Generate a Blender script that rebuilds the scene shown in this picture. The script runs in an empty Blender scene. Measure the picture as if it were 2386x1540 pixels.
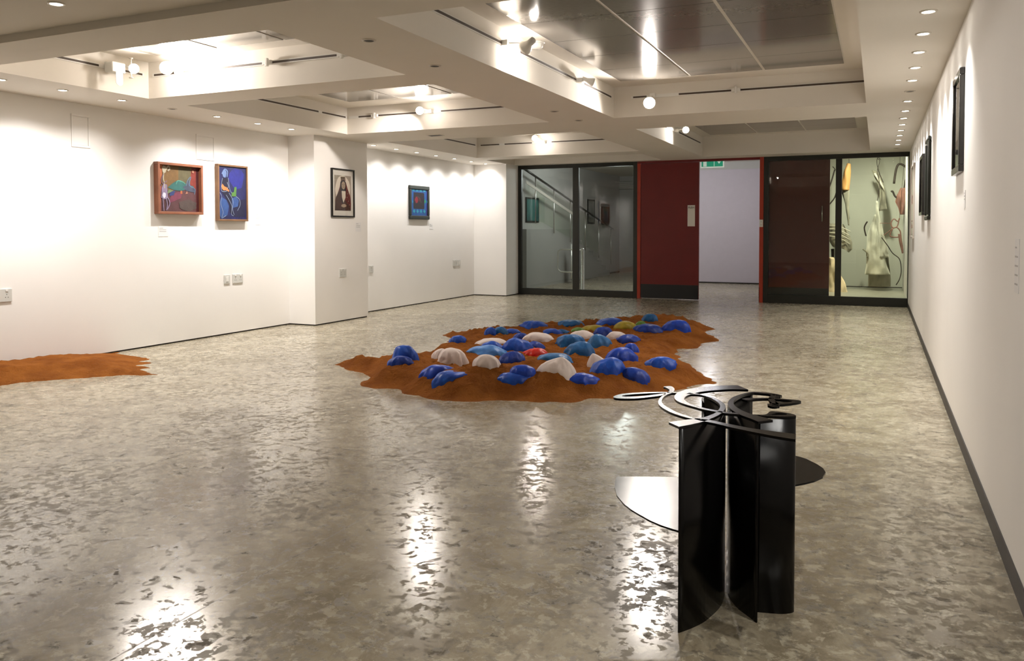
import bpy, bmesh, math, random
import numpy as np
from mathutils import Vector, Matrix, noise

random.seed(7)
C = bpy.context.scene.collection
SC = bpy.context.scene

# ------------------------------------------------------------------ camera
F_PX, PCX, PCY = 1885.0, 1193.0, 594.3
YAW, PITCH, ROLL = -0.42469, -0.0314, -0.00137
CAM = Vector((0, 0, 1.25))
_cy, _sy = math.cos(YAW), math.sin(YAW)
_f = Vector((_sy*math.cos(PITCH), _cy*math.cos(PITCH), math.sin(PITCH)))
_r0 = Vector((_cy, -_sy, 0)); _u0 = _r0.cross(_f)
_r = _r0*math.cos(ROLL) + _u0*math.sin(ROLL)
_u = -_r0*math.sin(ROLL) + _u0*math.cos(ROLL)
cam_d = bpy.data.cameras.new('camera'); cam = bpy.data.objects.new('camera', cam_d); C.objects.link(cam)
m = Matrix((_r, _u, -_f)).transposed().to_4x4(); m.translation = CAM; cam.matrix_world = m
cam_d.sensor_fit = 'HORIZONTAL'; cam_d.sensor_width = 36.0
cam_d.lens = 36.0*F_PX/2386.0
cam_d.shift_y = (PCY-770.0)/2386.0
cam_d.clip_start = 0.05; cam_d.clip_end = 100
SC.camera = cam

def ray(px, py): return _r*((px-PCX)/F_PX) - _u*((py-PCY)/F_PX) + _f
def hit(px, py, ax, v):
    d = ray(px, py); return CAM + d*((v-CAM[ax])/d[ax])
def hz(px, py, z=0.0): return hit(px, py, 2, z)
def hx(px, py, x): return hit(px, py, 0, x)
def hy(px, py, y): return hit(px, py, 1, y)

# ------------------------------------------------------------------ world and exposure
w = bpy.data.worlds.new('world'); SC.world = w; w.use_nodes = True
w.node_tree.nodes['Background'].inputs[0].default_value = (0.02, 0.02, 0.02, 1)
w.node_tree.nodes['Background'].inputs[1].default_value = 0.3
SC.view_settings.view_transform = 'Standard'; SC.view_settings.look = 'None'
SC.view_settings.gamma = 1; SC.view_settings.use_curve_mapping = False
SC.view_settings.exposure = 1.55
SC.cycles.max_bounces = 6; SC.cycles.diffuse_bounces = 4; SC.cycles.glossy_bounces = 3
SC.cycles.use_adaptive_sampling = True; SC.cycles.adaptive_threshold = 0.03
SC.cycles.transparent_max_bounces = 8; SC.cycles.transmission_bounces = 6
SC.cycles.caustics_reflective = False; SC.cycles.caustics_refractive = False
SC.cycles.sample_clamp_indirect = 6.0
SC.cycles.use_denoising = True

# light levels
DL_R, DL_L, DL_NEAR = 24.0, 36.0, 17.0
WARM = (1.0, 0.92, 0.85); NEUT = (1.0, 0.97, 0.945); COOLW = (1.0, 0.98, 0.93)

def lamp(name, kind, loc, power, color, radius=0.03, direction=None, size=1.6, blend=0.8, parent=None):
    l = bpy.data.lights.new(name, kind); l.energy = power; l.color = color; l.shadow_soft_size = radius
    o = bpy.data.objects.new(name, l); C.objects.link(o); o.location = loc
    if kind == 'SPOT':
        l.spot_size = size; l.spot_blend = blend
        o.rotation_euler = Vector(direction).to_track_quat('-Z', 'Y').to_euler()
    return o

# ------------------------------------------------------------------ materials
def L(r, g, b):
    f = lambda c: (c/255/12.92 if c/255 <= 0.04045 else ((c/255+0.055)/1.055)**2.4)
    return (f(r), f(g), f(b), 1)
def mat(name, col, rough=0.6, metal=0.0, var=0.0, scale=8.0, bump=0.0, bscale=60.0, emit=None, estr=0, spec=0.5, col2=None, coords='Object', rvar=0.0):
    mt = bpy.data.materials.new(name); mt.use_nodes = True
    nt = mt.node_tree; b = nt.nodes['Principled BSDF']
    b.inputs['Base Color'].default_value = col; b.inputs['Roughness'].default_value = rough
    b.inputs['Metallic'].default_value = metal; b.inputs['Specular IOR Level'].default_value = spec
    tc = nt.nodes.new('ShaderNodeTexCoord')
    n = nt.nodes.new('ShaderNodeTexNoise'); n.inputs['Scale'].default_value = scale; n.inputs['Detail'].default_value = 6
    nt.links.new(tc.outputs[coords], n.inputs['Vector'])
    mx = nt.nodes.new('ShaderNodeMix'); mx.data_type = 'RGBA'
    rp = nt.nodes.new('ShaderNodeMapRange'); rp.inputs['From Min'].default_value = 0.35; rp.inputs['From Max'].default_value = 0.65
    nt.links.new(n.outputs['Fac'], rp.inputs['Value']); nt.links.new(rp.outputs[0], mx.inputs['Factor'])
    c2 = col2 or tuple(c*(1-var) for c in col[:3])+(1,)
    mx.inputs[6].default_value = col; mx.inputs[7].default_value = c2
    nt.links.new(mx.outputs[2], b.inputs['Base Color'])
    if rvar:
        rr = nt.nodes.new('ShaderNodeMapRange'); rr.inputs['To Min'].default_value = rough-rvar; rr.inputs['To Max'].default_value = rough+rvar
        nt.links.new(n.outputs['Fac'], rr.inputs['Value']); nt.links.new(rr.outputs[0], b.inputs['Roughness'])
    if bump:
        n2 = nt.nodes.new('ShaderNodeTexNoise'); n2.inputs['Scale'].default_value = bscale; n2.inputs['Detail'].default_value = 5
        nt.links.new(tc.outputs[coords], n2.inputs['Vector'])
        bp = nt.nodes.new('ShaderNodeBump'); bp.inputs['Strength'].default_value = bump; bp.inputs['Distance'].default_value = 0.01
        nt.links.new(n2.outputs['Fac'], bp.inputs['Height']); nt.links.new(bp.outputs[0], b.inputs['Normal'])
    if emit:
        b.inputs['Emission Color'].default_value = emit; b.inputs['Emission Strength'].default_value = estr
    return mt

def glass_mat(name, tint, ior=1.45, rough=0.0):
    mt = bpy.data.materials.new(name); mt.use_nodes = True; nt = mt.node_tree
    for n in list(nt.nodes): nt.nodes.remove(n)
    out = nt.nodes.new('ShaderNodeOutputMaterial'); t = nt.nodes.new('ShaderNodeBsdfTransparent'); g = nt.nodes.new('ShaderNodeBsdfGlossy')
    fr = nt.nodes.new('ShaderNodeFresnel'); fr.inputs[0].default_value = ior; mx = nt.nodes.new('ShaderNodeMixShader')
    t.inputs[0].default_value = tint; g.inputs['Roughness'].default_value = rough; g.inputs[0].default_value = (1, 1, 1, 1)
    ge = nt.nodes.new('ShaderNodeNewGeometry'); sb = nt.nodes.new('ShaderNodeMath'); sb.operation = 'SUBTRACT'; sb.inputs[0].default_value = 1.0
    mu = nt.nodes.new('ShaderNodeMath'); mu.operation = 'MULTIPLY'
    nt.links.new(ge.outputs['Backfacing'], sb.inputs[1]); nt.links.new(sb.outputs[0], mu.inputs[0]); nt.links.new(fr.outputs[0], mu.inputs[1])
    nt.links.new(mu.outputs[0], mx.inputs[0]); nt.links.new(t.outputs[0], mx.inputs[1]); nt.links.new(g.outputs[0], mx.inputs[2])
    nt.links.new(mx.outputs[0], out.inputs[0]); return mt

def floor_mat():
    mt = bpy.data.materials.new('polished_concrete'); mt.use_nodes = True
    nt = mt.node_tree; N = nt.nodes; K = nt.links; b = N['Principled BSDF']
    tc = N.new('ShaderNodeTexCoord')
    def noi(sc, det=8, rough=0.6, dist=0.0, off=0):
        mp = N.new('ShaderNodeMapping'); mp.inputs['Location'].default_value = (off, off*0.7, 0)
        K.new(tc.outputs['Object'], mp.inputs['Vector'])
        n = N.new('ShaderNodeTexNoise'); n.inputs['Scale'].default_value = sc; n.inputs['Detail'].default_value = det
        n.inputs['Roughness'].default_value = rough; n.inputs['Distortion'].default_value = dist
        K.new(mp.outputs[0], n.inputs['Vector']); return n.outputs['Fac']
    def ramp(src, a, bb, lo=0.0, hi=1.0):
        r = N.new('ShaderNodeMapRange'); r.inputs['From Min'].default_value = a; r.inputs['From Max'].default_value = bb
        r.inputs['To Min'].default_value = lo; r.inputs['To Max'].default_value = hi; K.new(src, r.inputs['Value']); return r.outputs[0]
    def mix(f, c1, c2):
        x = N.new('ShaderNodeMix'); x.data_type = 'RGBA'; K.new(f, x.inputs['Factor'])
        for i, c in ((6, c1), (7, c2)):
            if isinstance(c, tuple): x.inputs[i].default_value = c
            else: K.new(c, x.inputs[i])
        return x.outputs[2]
    def math_(op, a, bb=None):
        x = N.new('ShaderNodeMath'); x.operation = op
        for i, v in enumerate((a, bb)):
            if v is None: continue
            if isinstance(v, (int, float)): x.inputs[i].default_value = v
            else: K.new(v, x.inputs[i])
        return x.outputs[0]
    broad = ramp(noi(0.9, 4, 0.5), 0.3, 0.7)
    blot = ramp(noi(4.0, 10, 0.72, 0.6, 3), 0.44, 0.58)
    area0 = ramp(noi(1.1, 3, 0.5, 0.0, 5), 0.38, 0.62, -0.035, 0.035)
    flake = ramp(math_('ADD', noi(24.0, 9, 0.66, 0.25, 9), area0), 0.53, 0.55)
    flake2 = ramp(noi(15.0, 9, 0.7, 0.3, 21), 0.57, 0.60)
    fleck = ramp(noi(17.0, 9, 0.72, 0.3, 33), 0.53, 0.59)
    area = ramp(noi(0.7, 3, 0.5, 0.0, 5), 0.42, 0.58)
    base = mix(broad, L(154, 143, 121), L(128, 117, 97))
    base = mix(math_('MULTIPLY', blot, 0.7), base, L(180, 171, 149))
    base = mix(math_('MULTIPLY', fleck, 0.55), base, L(204, 196, 174))
    base = mix(math_('MULTIPLY', flake, 0.5), base, L(104, 95, 80))
    base = mix(math_('MULTIPLY', flake2, 0.55), base, L(84, 78, 68))
    # slab joints
    sep = N.new('ShaderNodeSeparateXYZ'); K.new(tc.outputs['Object'], sep.inputs[0])
    def joint(o, off, per, wd):
        a = math_('ADD', o, off); a = math_('DIVIDE', a, per); a = math_('FRACT', a)
        a = math_('SUBTRACT', a, 0.5); a = math_('ABSOLUTE', a)
        a = math_('SUBTRACT', 0.5, a); a = math_('MULTIPLY', a, per)
        return ramp(a, wd*0.4, wd, 1.0, 0.0)
    j = math_('MAXIMUM', joint(sep.outputs[0], 0.02+9.0, 1.5, 0.006), joint(sep.outputs[1], -2.97+9.0, 3.0, 0.006))
    base = mix(math_('MULTIPLY', j, 0.45), base, L(88, 80, 70))
    K.new(base, b.inputs['Base Color'])
    r = math_('ADD', ramp(broad, 0, 1, 0.21, 0.17), math_('MULTIPLY', flake, 0.28))
    r = math_('ADD', r, math_('MULTIPLY', flake2, 0.22)); r = math_('ADD', r, math_('MULTIPLY', j, 0.2))
    K.new(r, b.inputs['Roughness'])
    bp = N.new('ShaderNodeBump'); bp.inputs['Strength'].default_value = 0.03; bp.inputs['Distance'].default_value = 0.001
    hgt = math_('ADD', math_('MULTIPLY', flake, -0.12), math_('MULTIPLY', j, -1.0)); hgt = math_('ADD', hgt, math_('MULTIPLY', noi(60.0, 3, 0.5, 0, 2), 0.3))
    K.new(hgt, bp.inputs['Height']); K.new(bp.outputs[0], b.inputs['Normal'])
    K.new(math_('SUBTRACT', 0.6, math_('MULTIPLY', flake, 0.35)), b.inputs['Specular IOR Level'])
    return mt

def sand_mat():
    mt = mat('orange_sand', L(168, 102, 42), 0.95, 0, col2=L(140, 80, 30), scale=5, spec=0.1)
    nt = mt.node_tree; N = nt.nodes; K = nt.links; b = N['Principled BSDF']; tc = N['Texture Coordinate']
    n = N.new('ShaderNodeTexNoise'); n.inputs['Scale'].default_value = 45; n.inputs['Detail'].default_value = 8; n.inputs['Roughness'].default_value = 0.7
    K.new(tc.outputs['Object'], n.inputs['Vector'])
    r = N.new('ShaderNodeMapRange'); r.inputs['From Min'].default_value = 0.58; r.inputs['From Max'].default_value = 0.7; r.inputs['To Max'].default_value = 0.6
    K.new(n.outputs['Fac'], r.inputs['Value'])
    mx = N.new('ShaderNodeMix'); mx.data_type = 'RGBA'; old = b.inputs['Base Color'].links[0].from_socket
    K.new(r.outputs[0], mx.inputs['Factor']); K.new(old, mx.inputs[6]); mx.inputs[7].default_value = L(112, 62, 28)
    K.new(mx.outputs[2], b.inputs['Base Color'])
    bp = N.new('ShaderNodeBump'); bp.inputs['Strength'].default_value = 1.0; bp.inputs['Distance'].default_value = 0.035
    K.new(n.outputs['Fac'], bp.inputs['Height']); K.new(bp.outputs[0], b.inputs['Normal'])
    return mt

M = {}
M['wall'] = mat('white_wall_paint', L(240, 237, 233), 0.75, var=0.02, scale=2, bump=0.03, bscale=40, spec=0.25)
M['ceil'] = mat('ceiling_paint', L(225, 219, 209), 0.85, var=0.02, scale=2, spec=0.2)
M['floor'] = floor_mat()
M['sand'] = sand_mat()
M['skirt_gap_black'] = mat('black_skirting_and_gap', L(46, 40, 35), 0.5, var=0.2)
M['panel'] = mat('grey_metal_ceiling_panel', L(140, 134, 126), 0.13, 0.35, var=0.08, scale=30, rvar=0.02, spec=0.6)
M['panel_line'] = mat('panel_joint', L(216, 210, 200), 0.6)
M['dark'] = mat('dark_recess', L(28, 26, 24), 0.6)
M['track'] = mat('track_slot_dark', L(70, 58, 48), 0.6)
M['white_plastic'] = mat('white_plastic', L(226, 224, 218), 0.35)
M['grey_plastic'] = mat('grey_white_plastic', L(205, 204, 198), 0.4)
M['lens_on'] = mat('lit_lens', (1, 1, 1, 1), 0.4, emit=(1.0, 0.95, 0.87, 1), estr=14)
M['lens_big'] = mat('lit_spot_lens', (1, 1, 1, 1), 0.4, emit=(1.0, 0.90, 0.78, 1), estr=40)
M['ring'] = mat('downlight_ring', L(205, 198, 186), 0.4, 0.2)
M['frame_dark'] = mat('charcoal_aluminium', L(42, 43, 38), 0.35, 0.3, var=0.1)
M['red'] = mat('dark_red_door', L(112, 22, 20), 0.45, var=0.12, scale=3)
M['red2'] = mat('bright_red_edge', L(168, 52, 24), 0.45, var=0.1)
M['kick'] = mat('black_kick_plate', L(22, 24, 27), 0.4, var=0.1)
M['steel'] = mat('brushed_steel', L(200, 200, 196), 0.25, 1.0)
M['chrome'] = mat('chrome', L(225, 226, 220), 0.25, 0.6)
M['glass_l'] = glass_mat('tinted_glass', (0.83, 0.86, 0.84, 1), 1.5)
M['glass_r'] = glass_mat('clear_glass', (0.94, 0.97, 0.93, 1), 1.45)
M['glass_p'] = glass_mat('picture_glass', (0.97, 0.97, 0.97, 1), 1.5)
M['bmetal'] = mat('black_powder_coated_steel', L(13, 12, 12), 0.2, 0.0, var=0.05, scale=200, bump=0.04, bscale=600, spec=0.2)
M['lobby'] = mat('lobby_wall', L(178, 176, 172), 0.8, var=0.03)
M['lilac'] = mat('lilac_wall', L(186, 178, 186), 0.7, var=0.03)
M['vit'] = mat('vitrine_wall', L(205, 206, 190), 0.8, var=0.05, scale=1.5)

# ------------------------------------------------------------------ mesh builder
class MB:
    def __init__(s): s.bm = bmesh.new(); s.mats = []
    def mi(s, m):
        m = M[m] if isinstance(m, str) else m
        if m not in s.mats: s.mats.append(m)
        return s.mats.index(m)
    def face(s, pts, m):
        vs = [s.bm.verts.new(p) for p in pts]; f = s.bm.faces.new(vs); f.material_index = s.mi(m); return f
    def box(s, a, b, m):
        x0, x1 = sorted((a[0], b[0])); y0, y1 = sorted((a[1], b[1])); z0, z1 = sorted((a[2], b[2]))
        v = [s.bm.verts.new(p) for p in ((x0,y0,z0),(x1,y0,z0),(x1,y1,z0),(x0,y1,z0),(x0,y0,z1),(x1,y0,z1),(x1,y1,z1),(x0,y1,z1))]
        k = s.mi(m)
        for q in ((3,2,1,0),(4,5,6,7),(0,1,5,4),(1,2,6,5),(2,3,7,6),(3,0,4,7)):
            s.bm.faces.new([v[i] for i in q]).material_index = k
        return s
    def prism(s, pts, d, m):            # closed polygon of 3D points swept along d
        d = Vector(d); k = s.mi(m)
        a = [s.bm.verts.new(p) for p in pts]; b = [s.bm.verts.new(Vector(p)+d) for p in pts]
        s.bm.faces.new(a).material_index = k; s.bm.faces.new(b[::-1]).material_index = k
        n = len(a)
        for i in range(n): s.bm.faces.new((a[i], b[i], b[(i+1) % n], a[(i+1) % n])).material_index = k
        return s
    def tube(s, path, r, m, seg=8, cap=True, smooth=True):
        P = [Vector(p) for p in path]; k = s.mi(m); rings = []; up = None
        for i, p in enumerate(P):
            t = ((P[min(i+1, len(P)-1)]-P[max(i-1, 0)])).normalized()
            if up is None: up = Vector((0, 0, 1)) if abs(t.z) < 0.9 else Vector((1, 0, 0))
            x = t.cross(up).normalized(); y = x.cross(t).normalized(); up = y
            rr = r[i] if isinstance(r, (list, tuple)) else r
            rings.append([s.bm.verts.new(p+x*rr*math.cos(a)+y*rr*math.sin(a)) for a in [2*math.pi*j/seg for j in range(seg)]])
        for i in range(len(P)-1):
            for j in range(seg):
                f = s.bm.faces.new((rings[i][j], rings[i][(j+1) % seg], rings[i+1][(j+1) % seg], rings[i+1][j])); f.material_index = k; f.smooth = smooth
        if cap:
            s.bm.faces.new(rings[0][::-1]).material_index = k; s.bm.faces.new(rings[-1]).material_index = k
        return s
    def lathe(s, prof, m, loc=(0,0,0), rot=None, seg=20, smooth=True):   # prof: (r,z)
        k = s.mi(m); loc = Vector(loc); R = rot or Matrix.Identity(3); rings = []
        for r, z in prof:
            if r < 1e-6: rings.append([s.bm.verts.new(loc+R@Vector((0, 0, z)))])
            else: rings.append([s.bm.verts.new(loc+R@Vector((r*math.cos(a), r*math.sin(a), z))) for a in [2*math.pi*j/seg for j in range(seg)]])
        for a, b in zip(rings, rings[1:]):
            for j in range(seg):
                q = [a[j % len(a)], a[(j+1) % len(a)], b[(j+1) % len(b)], b[j % len(b)]]
                q = [v for i, v in enumerate(q) if v not in q[:i]]
                if len(q) > 2: f = s.bm.faces.new(q); f.material_index = k; f.smooth = smooth
        return s
    def build(s, name, parent=None, bevel=0, loc=None, recalc=True):
        if recalc: bmesh.ops.recalc_face_normals(s.bm, faces=s.bm.faces)
        me = bpy.data.meshes.new(name)
        if loc is None and parent is None:
            pts = [v.co for v in s.bm.verts]
            loc = Vector((sum(p.x for p in pts)/len(pts), sum(p.y for p in pts)/len(pts), min(p.z for p in pts)))
            for v in s.bm.verts: v.co -= loc
        elif parent is not None and loc is None:
            loc = Vector((0, 0, 0))
            inv = WORLD[parent.name] if parent.name in WORLD else Vector((0, 0, 0))
            for v in s.bm.verts: v.co -= inv
        s.bm.to_mesh(me); s.bm.free()
        for mm in s.mats: me.materials.append(mm)
        o = bpy.data.objects.new(name, me); C.objects.link(o); o.location = loc
        if parent is not None:
            o.parent = parent; WORLD[o.name] = WORLD.get(parent.name, Vector((0, 0, 0)))+loc
        else: WORLD[o.name] = Vector(loc)
        if bevel:
            md = o.modifiers.new('bevel', 'BEVEL'); md.width = bevel; md.segments = 2; md.limit_method = 'ANGLE'
        return o
WORLD = {}
def tag(o, label=None, cat=None, group=None, kind=None):
    if label: o['label'] = label
    if cat: o['category'] = cat
    if group: o['group'] = group
    if kind: o['kind'] = kind
    return o
def thing(name, label, cat, loc, group=None):
    o = bpy.data.objects.new(name, None); C.objects.link(o); o.location = loc; o.empty_display_size = 0.1
    WORLD[o.name] = Vector(loc); return tag(o, label, cat, group)
def struct(mb, name, parent=None, bevel=0):
    o = mb.build(name, parent, bevel)
    if parent is None: o['kind'] = 'structure'
    return o
ORD = ['first','second','third','fourth','fifth','sixth','seventh','eighth','ninth','tenth','eleventh','twelfth','thirteenth','fourteenth','fifteenth']

# ------------------------------------------------------------------ the room
XR, XL, XP, XL2 = 0.448, -7.086, -6.665, -7.028
YB, ZS, ZC = 14.33, 2.48, 2.815
YP0, YP1, YRET, XRET = 8.52, 9.715, 13.78, -6.35
YN = -3.2; T = 0.12; TOP = 2.95

struct(MB().box((-8.0, YN-0.2, -0.1), (1.0, 23.0, 0), 'floor'), 'floor')
struct(MB().box((XR, YN, 0), (XR+T, YB+0.06, TOP), 'wall'), 'wall_right')
m = MB()
m.prism([(XL,YN,0.016),(XL-T*2,YN,0.016),(XL-T*2,YB,0.016),(XRET,YB,0.016),(XRET,YRET,0.016),(XL2,YRET,0.016),(XL2,YP1,0.016),(XP,YP1,0.016),(XP,YP0,0.016),(XL,YP0,0.016)], (0,0,TOP-0.016), 'wall')
struct(m, 'wall_left')
struct(MB().box((XL-T, YN-T, 0), (XR+T, YN, TOP), 'wall'), 'wall_back')
m = MB(); e = 0.012
m.prism([(XL-e,YN,0),(XL-0.1,YN,0),(XL-0.1,YB-0.01,0),(XRET-e,YB-0.01,0),(XRET-e,YRET+e,0),(XL2-e,YRET+e,0),(XL2-e,YP1-e,0),(XP-e,YP1-e,0),(XP-e,YP0+e,0),(XL-e,YP0+e,0)], (0,0,0.016), 'skirt_gap_black')
struct(m, 'shadow_gap_left')  # set-back black strip: the shadow gap's shade put into its colour
struct(MB().box((XR-0.006, YN, 0), (XR, YB-0.03, 0.078), 'skirt_gap_black'), 'baseboard_right')

# soffit with six coffers
HOLES = {'L1': (-6.235, -3.43, 3.95, 5.54), 'L2': (-6.235, -3.44, 6.0, 8.65), 'L3': (-6.28, -3.42, 9.66, 12.43), 'L4': (-6.33, -3.5, 12.9, 14.12),
         'R1': (-2.67, -0.12, 3.99, 8.64), 'R2': (-2.72, -0.125, 9.70, 13.85)}
m = MB()
xs = sorted({XL-T, XR+T}|{v for h in HOLES.values() for v in h[:2]}); ys = sorted({3.5, YB}|{v for h in HOLES.values() for v in h[2:]})
for i in range(len(xs)-1):
    for j in range(len(ys)-1):
        cx, cy = (xs[i]+xs[i+1])/2, (ys[j]+ys[j+1])/2
        if any(h[0] < cx < h[1] and h[2] < cy < h[3] for h in HOLES.values()): continue
        m.face([(xs[i],ys[j],ZS),(xs[i],ys[j+1],ZS),(xs[i+1],ys[j+1],ZS),(xs[i+1],ys[j],ZS)], 'ceil')
bmesh.ops.remove_doubles(m.bm, verts=m.bm.verts, dist=1e-5)
for h in HOLES.values():
    x0, x1, y0, y1 = h
    for a, b in (((x0,y0),(x1,y0)),((x1,y0),(x1,y1)),((x1,y1),(x0,y1)),((x0,y1),(x0,y0))):
        m.face([(*a,ZS),(*b,ZS),(*b,ZC),(*a,ZC)], 'ceil')
m.face([(XL-T,3.5,ZS),(XR+T,3.5,ZS),(XR+T,3.5,ZC+0.1),(XL-T,3.5,ZC+0.1)], 'ceil')
m.box((XL-T, YN, ZS+0.05), (XR+T, 3.5, ZS+0.1), 'ceil')
m.box((XL-T, 3.5, ZC), (XR+T, YB+0.1, ZC+0.1), 'ceil')
ceiling = struct(m, 'ceiling')
# metal panels in each coffer: inset, with thin joints
def panels(h, mx0, mx1, my, pw, pl, skip=None):
    x0, x1, y0, y1 = h[0]+mx0, h[1]-mx1, h[2]+my, h[3]-my
    b = MB(); b.box((x0-0.012,y0-0.012,ZC-0.004),(x1+0.012,y1+0.012,ZC), 'panel_line')
    nx = max(1, round((x1-x0)/pw)); ny = max(1, round((y1-y0)/pl))
    for i in range(nx):
        for j in range(ny):
            gx = 0.014 if nx > 1 else 0.004
            xa, xb = x0+(x1-x0)*i/nx+(gx if i else 0), x0+(x1-x0)*(i+1)/nx-(gx if i < nx-1 else 0)
            ya, yb_ = y0+(y1-y0)*j/ny+0.004, y0+(y1-y0)*(j+1)/ny-0.004
            b.box((xa,ya,ZC-0.010),(xb,yb_,ZC-0.003), 'panel')
    o = b.build('ceiling_panels', ceiling); return o
panels(HOLES['R1'], 0.19, 0.19, 0.38, 0.72, 0.69)
panels(HOLES['R2'], 0.19, 0.19, 0.30, 0.72, 0.60)
panels(HOLES['L1'], 0.36, 0.30, 0.22, 0.74, 0.60)
panels(HOLES['L2'], 0.36, 0.30, 0.45, 0.74, 0.69)
panels(HOLES['L3'], 0.36, 0.30, 0.45, 0.74, 0.62)

# ------------------------------------------------------------------ track slots on the coffer sides
def track(hole, side, a0, a1, gaps, label, z=2.69):
    x0, x1, y0, y1 = hole; t = None; g = 0.012
    if side == 'left': P = lambda a, d, zz: (x0+d, a, zz)
    else: P = lambda a, d, zz: (a, y1-d, zz)
    b = MB(); b.box(P(a0-0.02, 0, z-0.017), P(a1+0.02, g, z+0.017), 'white_plastic')
    c = P((a0+a1)/2, 0, z-0.017); t = thing('lighting_track', label, 'lighting track', c, 'lighting tracks on the coffer sides')
    b.build('track_rail', t)
    cur = a0
    for ga, gb in sorted(gaps)+[(a1, a1)]:
        if ga > cur: MB().box(P(cur, g-0.004, z-0.009), P(ga, g+0.0015, z+0.009), 'track').build('slot', t)
        cur = gb
    return t
track(HOLES['R1'], 'left', 4.2, 8.50, [(5.70, 6.05), (7.38, 7.62)], 'track along the left side of the largest grey-panelled ceiling coffer')
track(HOLES['R1'], 'far', -2.45, -0.14, [(-2.3, -1.95), (-1.40, -1.31)], 'track along the far side of the largest grey-panelled ceiling coffer')
track(HOLES['R2'], 'left', 9.9, 13.6, [(11.5, 12.0)], 'track on the left side of the far right coffer before the red doors')
track(HOLES['L1'], 'left', 4.2, 5.46, [(5.0, 5.24)], 'short track beside the big spotlight on the near left coffer')
track(HOLES['L1'], 'far', -6.15, -3.46, [(-4.84, -4.76), (-4.06, -3.98)], 'track crossing the far side of the near left coffer')
track(HOLES['L2'], 'left', 6.2, 8.60, [(8.05, 8.12)], 'track down the left side of the middle left coffer')
track(HOLES['L2'], 'far', -6.18, -3.47, [(-6.18, -6.05), (-5.85, -5.75), (-5.2, -4.85)], 'track crossing the far side of the middle left coffer')
track(HOLES['L3'], 'left', 9.9, 12.35, [], 'track down the left side of the far left coffer')
track(HOLES['L3'], 'far', -6.2, -3.5, [(-5.85, -5.75), (-5.25, -4.9)], 'track crossing the far side of the far left coffer')

# ------------------------------------------------------------------ downlights
def make_downlight(lit):
    t = thing('recessed_downlight', 'x', 'downlight', (0, 0, 0))
    MB().lathe([(0.033, 0.0), (0.033, -0.004), (0.036, -0.007), (0.046, -0.005), (0.048, 0.0)], 'ring', seg=24).build('trim_ring', t)
    MB().lathe([(0.0, -0.003), (0.033, -0.003), (0.033, -0.001)], 'lens_on' if lit else 'dark', seg=24).build('lens', t)
    return t
dl_proto = {True: None, False: None}
def downlight(x, y, z, lit, label, group, power=0, color=NEUT, aim=(0, 0, -1), size=2.1, blend=1.0):
    if dl_proto[lit] is None: dl_proto[lit] = t = make_downlight(lit)
    else:
        src = dl_proto[lit]; t = src.copy(); C.objects.link(t)
        for ch in list(src.children):
            c = ch.copy(); C.objects.link(c); c.parent = t
    t.location = (x, y, z); tag(t, label, 'downlight', group)
    if lit and power: lamp('downlight_beam', 'SPOT', (x, y, z-0.012), power, color, 0.025, aim, size, blend)
RY = [5.17, 5.74, 6.32, 6.91, 7.49, 8.07, 8.68, 9.38, 9.99, 10.59, 11.19, 11.79, 12.41, 13.03, 13.64]
for i, y in enumerate(RY):
    lit = i not in (5, 14)
    lab = ('unlit dark' if not lit else 'lit')+' downlight, '+ORD[i]+' from the near end of the row beside the right wall'
    downlight(0.245, y, ZS, lit, lab, 'row of downlights along the right wall', DL_R, COOLW, (-0.10, 0, -1), 1.9)
LY = [4.33, 4.88, 5.49, 6.09, 6.70, 7.33, 7.92]
for i, y in enumerate(LY):
    lit = i != 3
    downlight(-6.53, y, ZS, lit, ('unlit' if not lit else 'lit')+' downlight, '+ORD[i]+' from the near end of the row before the left wall', 'row of downlights before the near left wall', DL_L*(0.5 if i == 2 else 1), NEUT, (-0.08, 0, -1), 2.4)
for i, y in enumerate([9.92, 10.53, 11.13, 11.74, 12.38, 13.02, 13.6]):
    downlight(-6.69, y, ZS, True, 'lit downlight beyond the pillar, '+ORD[i]+' from the pillar', 'row of downlights beyond the left pillar', DL_L*0.42, NEUT, (-0.05, 0, -1), 2.4)
for i, (x, y) in enumerate([(-3.025, 4.44), (-3.043, 5.33), (-3.08, 7.88), (-3.084, 8.64)]):
    downlight(x, y, ZS, False, 'unlit downlight in the beam between the left and right coffers, '+ORD[i]+' from the near end', 'unlit downlights in the middle beam')
_p = hz(131, 10, ZS+0.045); downlight(_p.x, _p.y, ZS+0.05, True, 'lit downlight in the low near ceiling at the top left corner', None, DL_NEAR, NEUT, (0, 0, -1), 1.6)
for x, y, k_ in ((0.245, 2.3, 1.3), (0.245, 1.2, 0.8), (-1.3, 0.9, 0.35), (-6.5, 1.6, 0.6), (-2.6, -0.6, 0.3)):  # unseen; right pair continues the row, the rest added to light the near floor
    downlight(x, y, ZS+0.05, True, 'unseen lit downlight in the near ceiling, there to light the foreground floor', 'unseen downlights lighting the foreground floor', DL_NEAR*k_, COOLW, (0, 0, -1), 1.9)
# square vent
m = MB(); m.box((-5.36, 9.16, ZS-0.006), (-5.16, 9.28, ZS), 'ring')
v = thing('ceiling_vent', 'small square grille in the beam between the two far left coffers', 'vent', (-5.26, 9.22, ZS-0.006))
m.build('vent_frame', v)
m = MB(); m.box((-5.345, 9.175, ZS-0.008), (-5.175, 9.265, ZS-0.005), 'dark')
m.build('grille', v)

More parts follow.
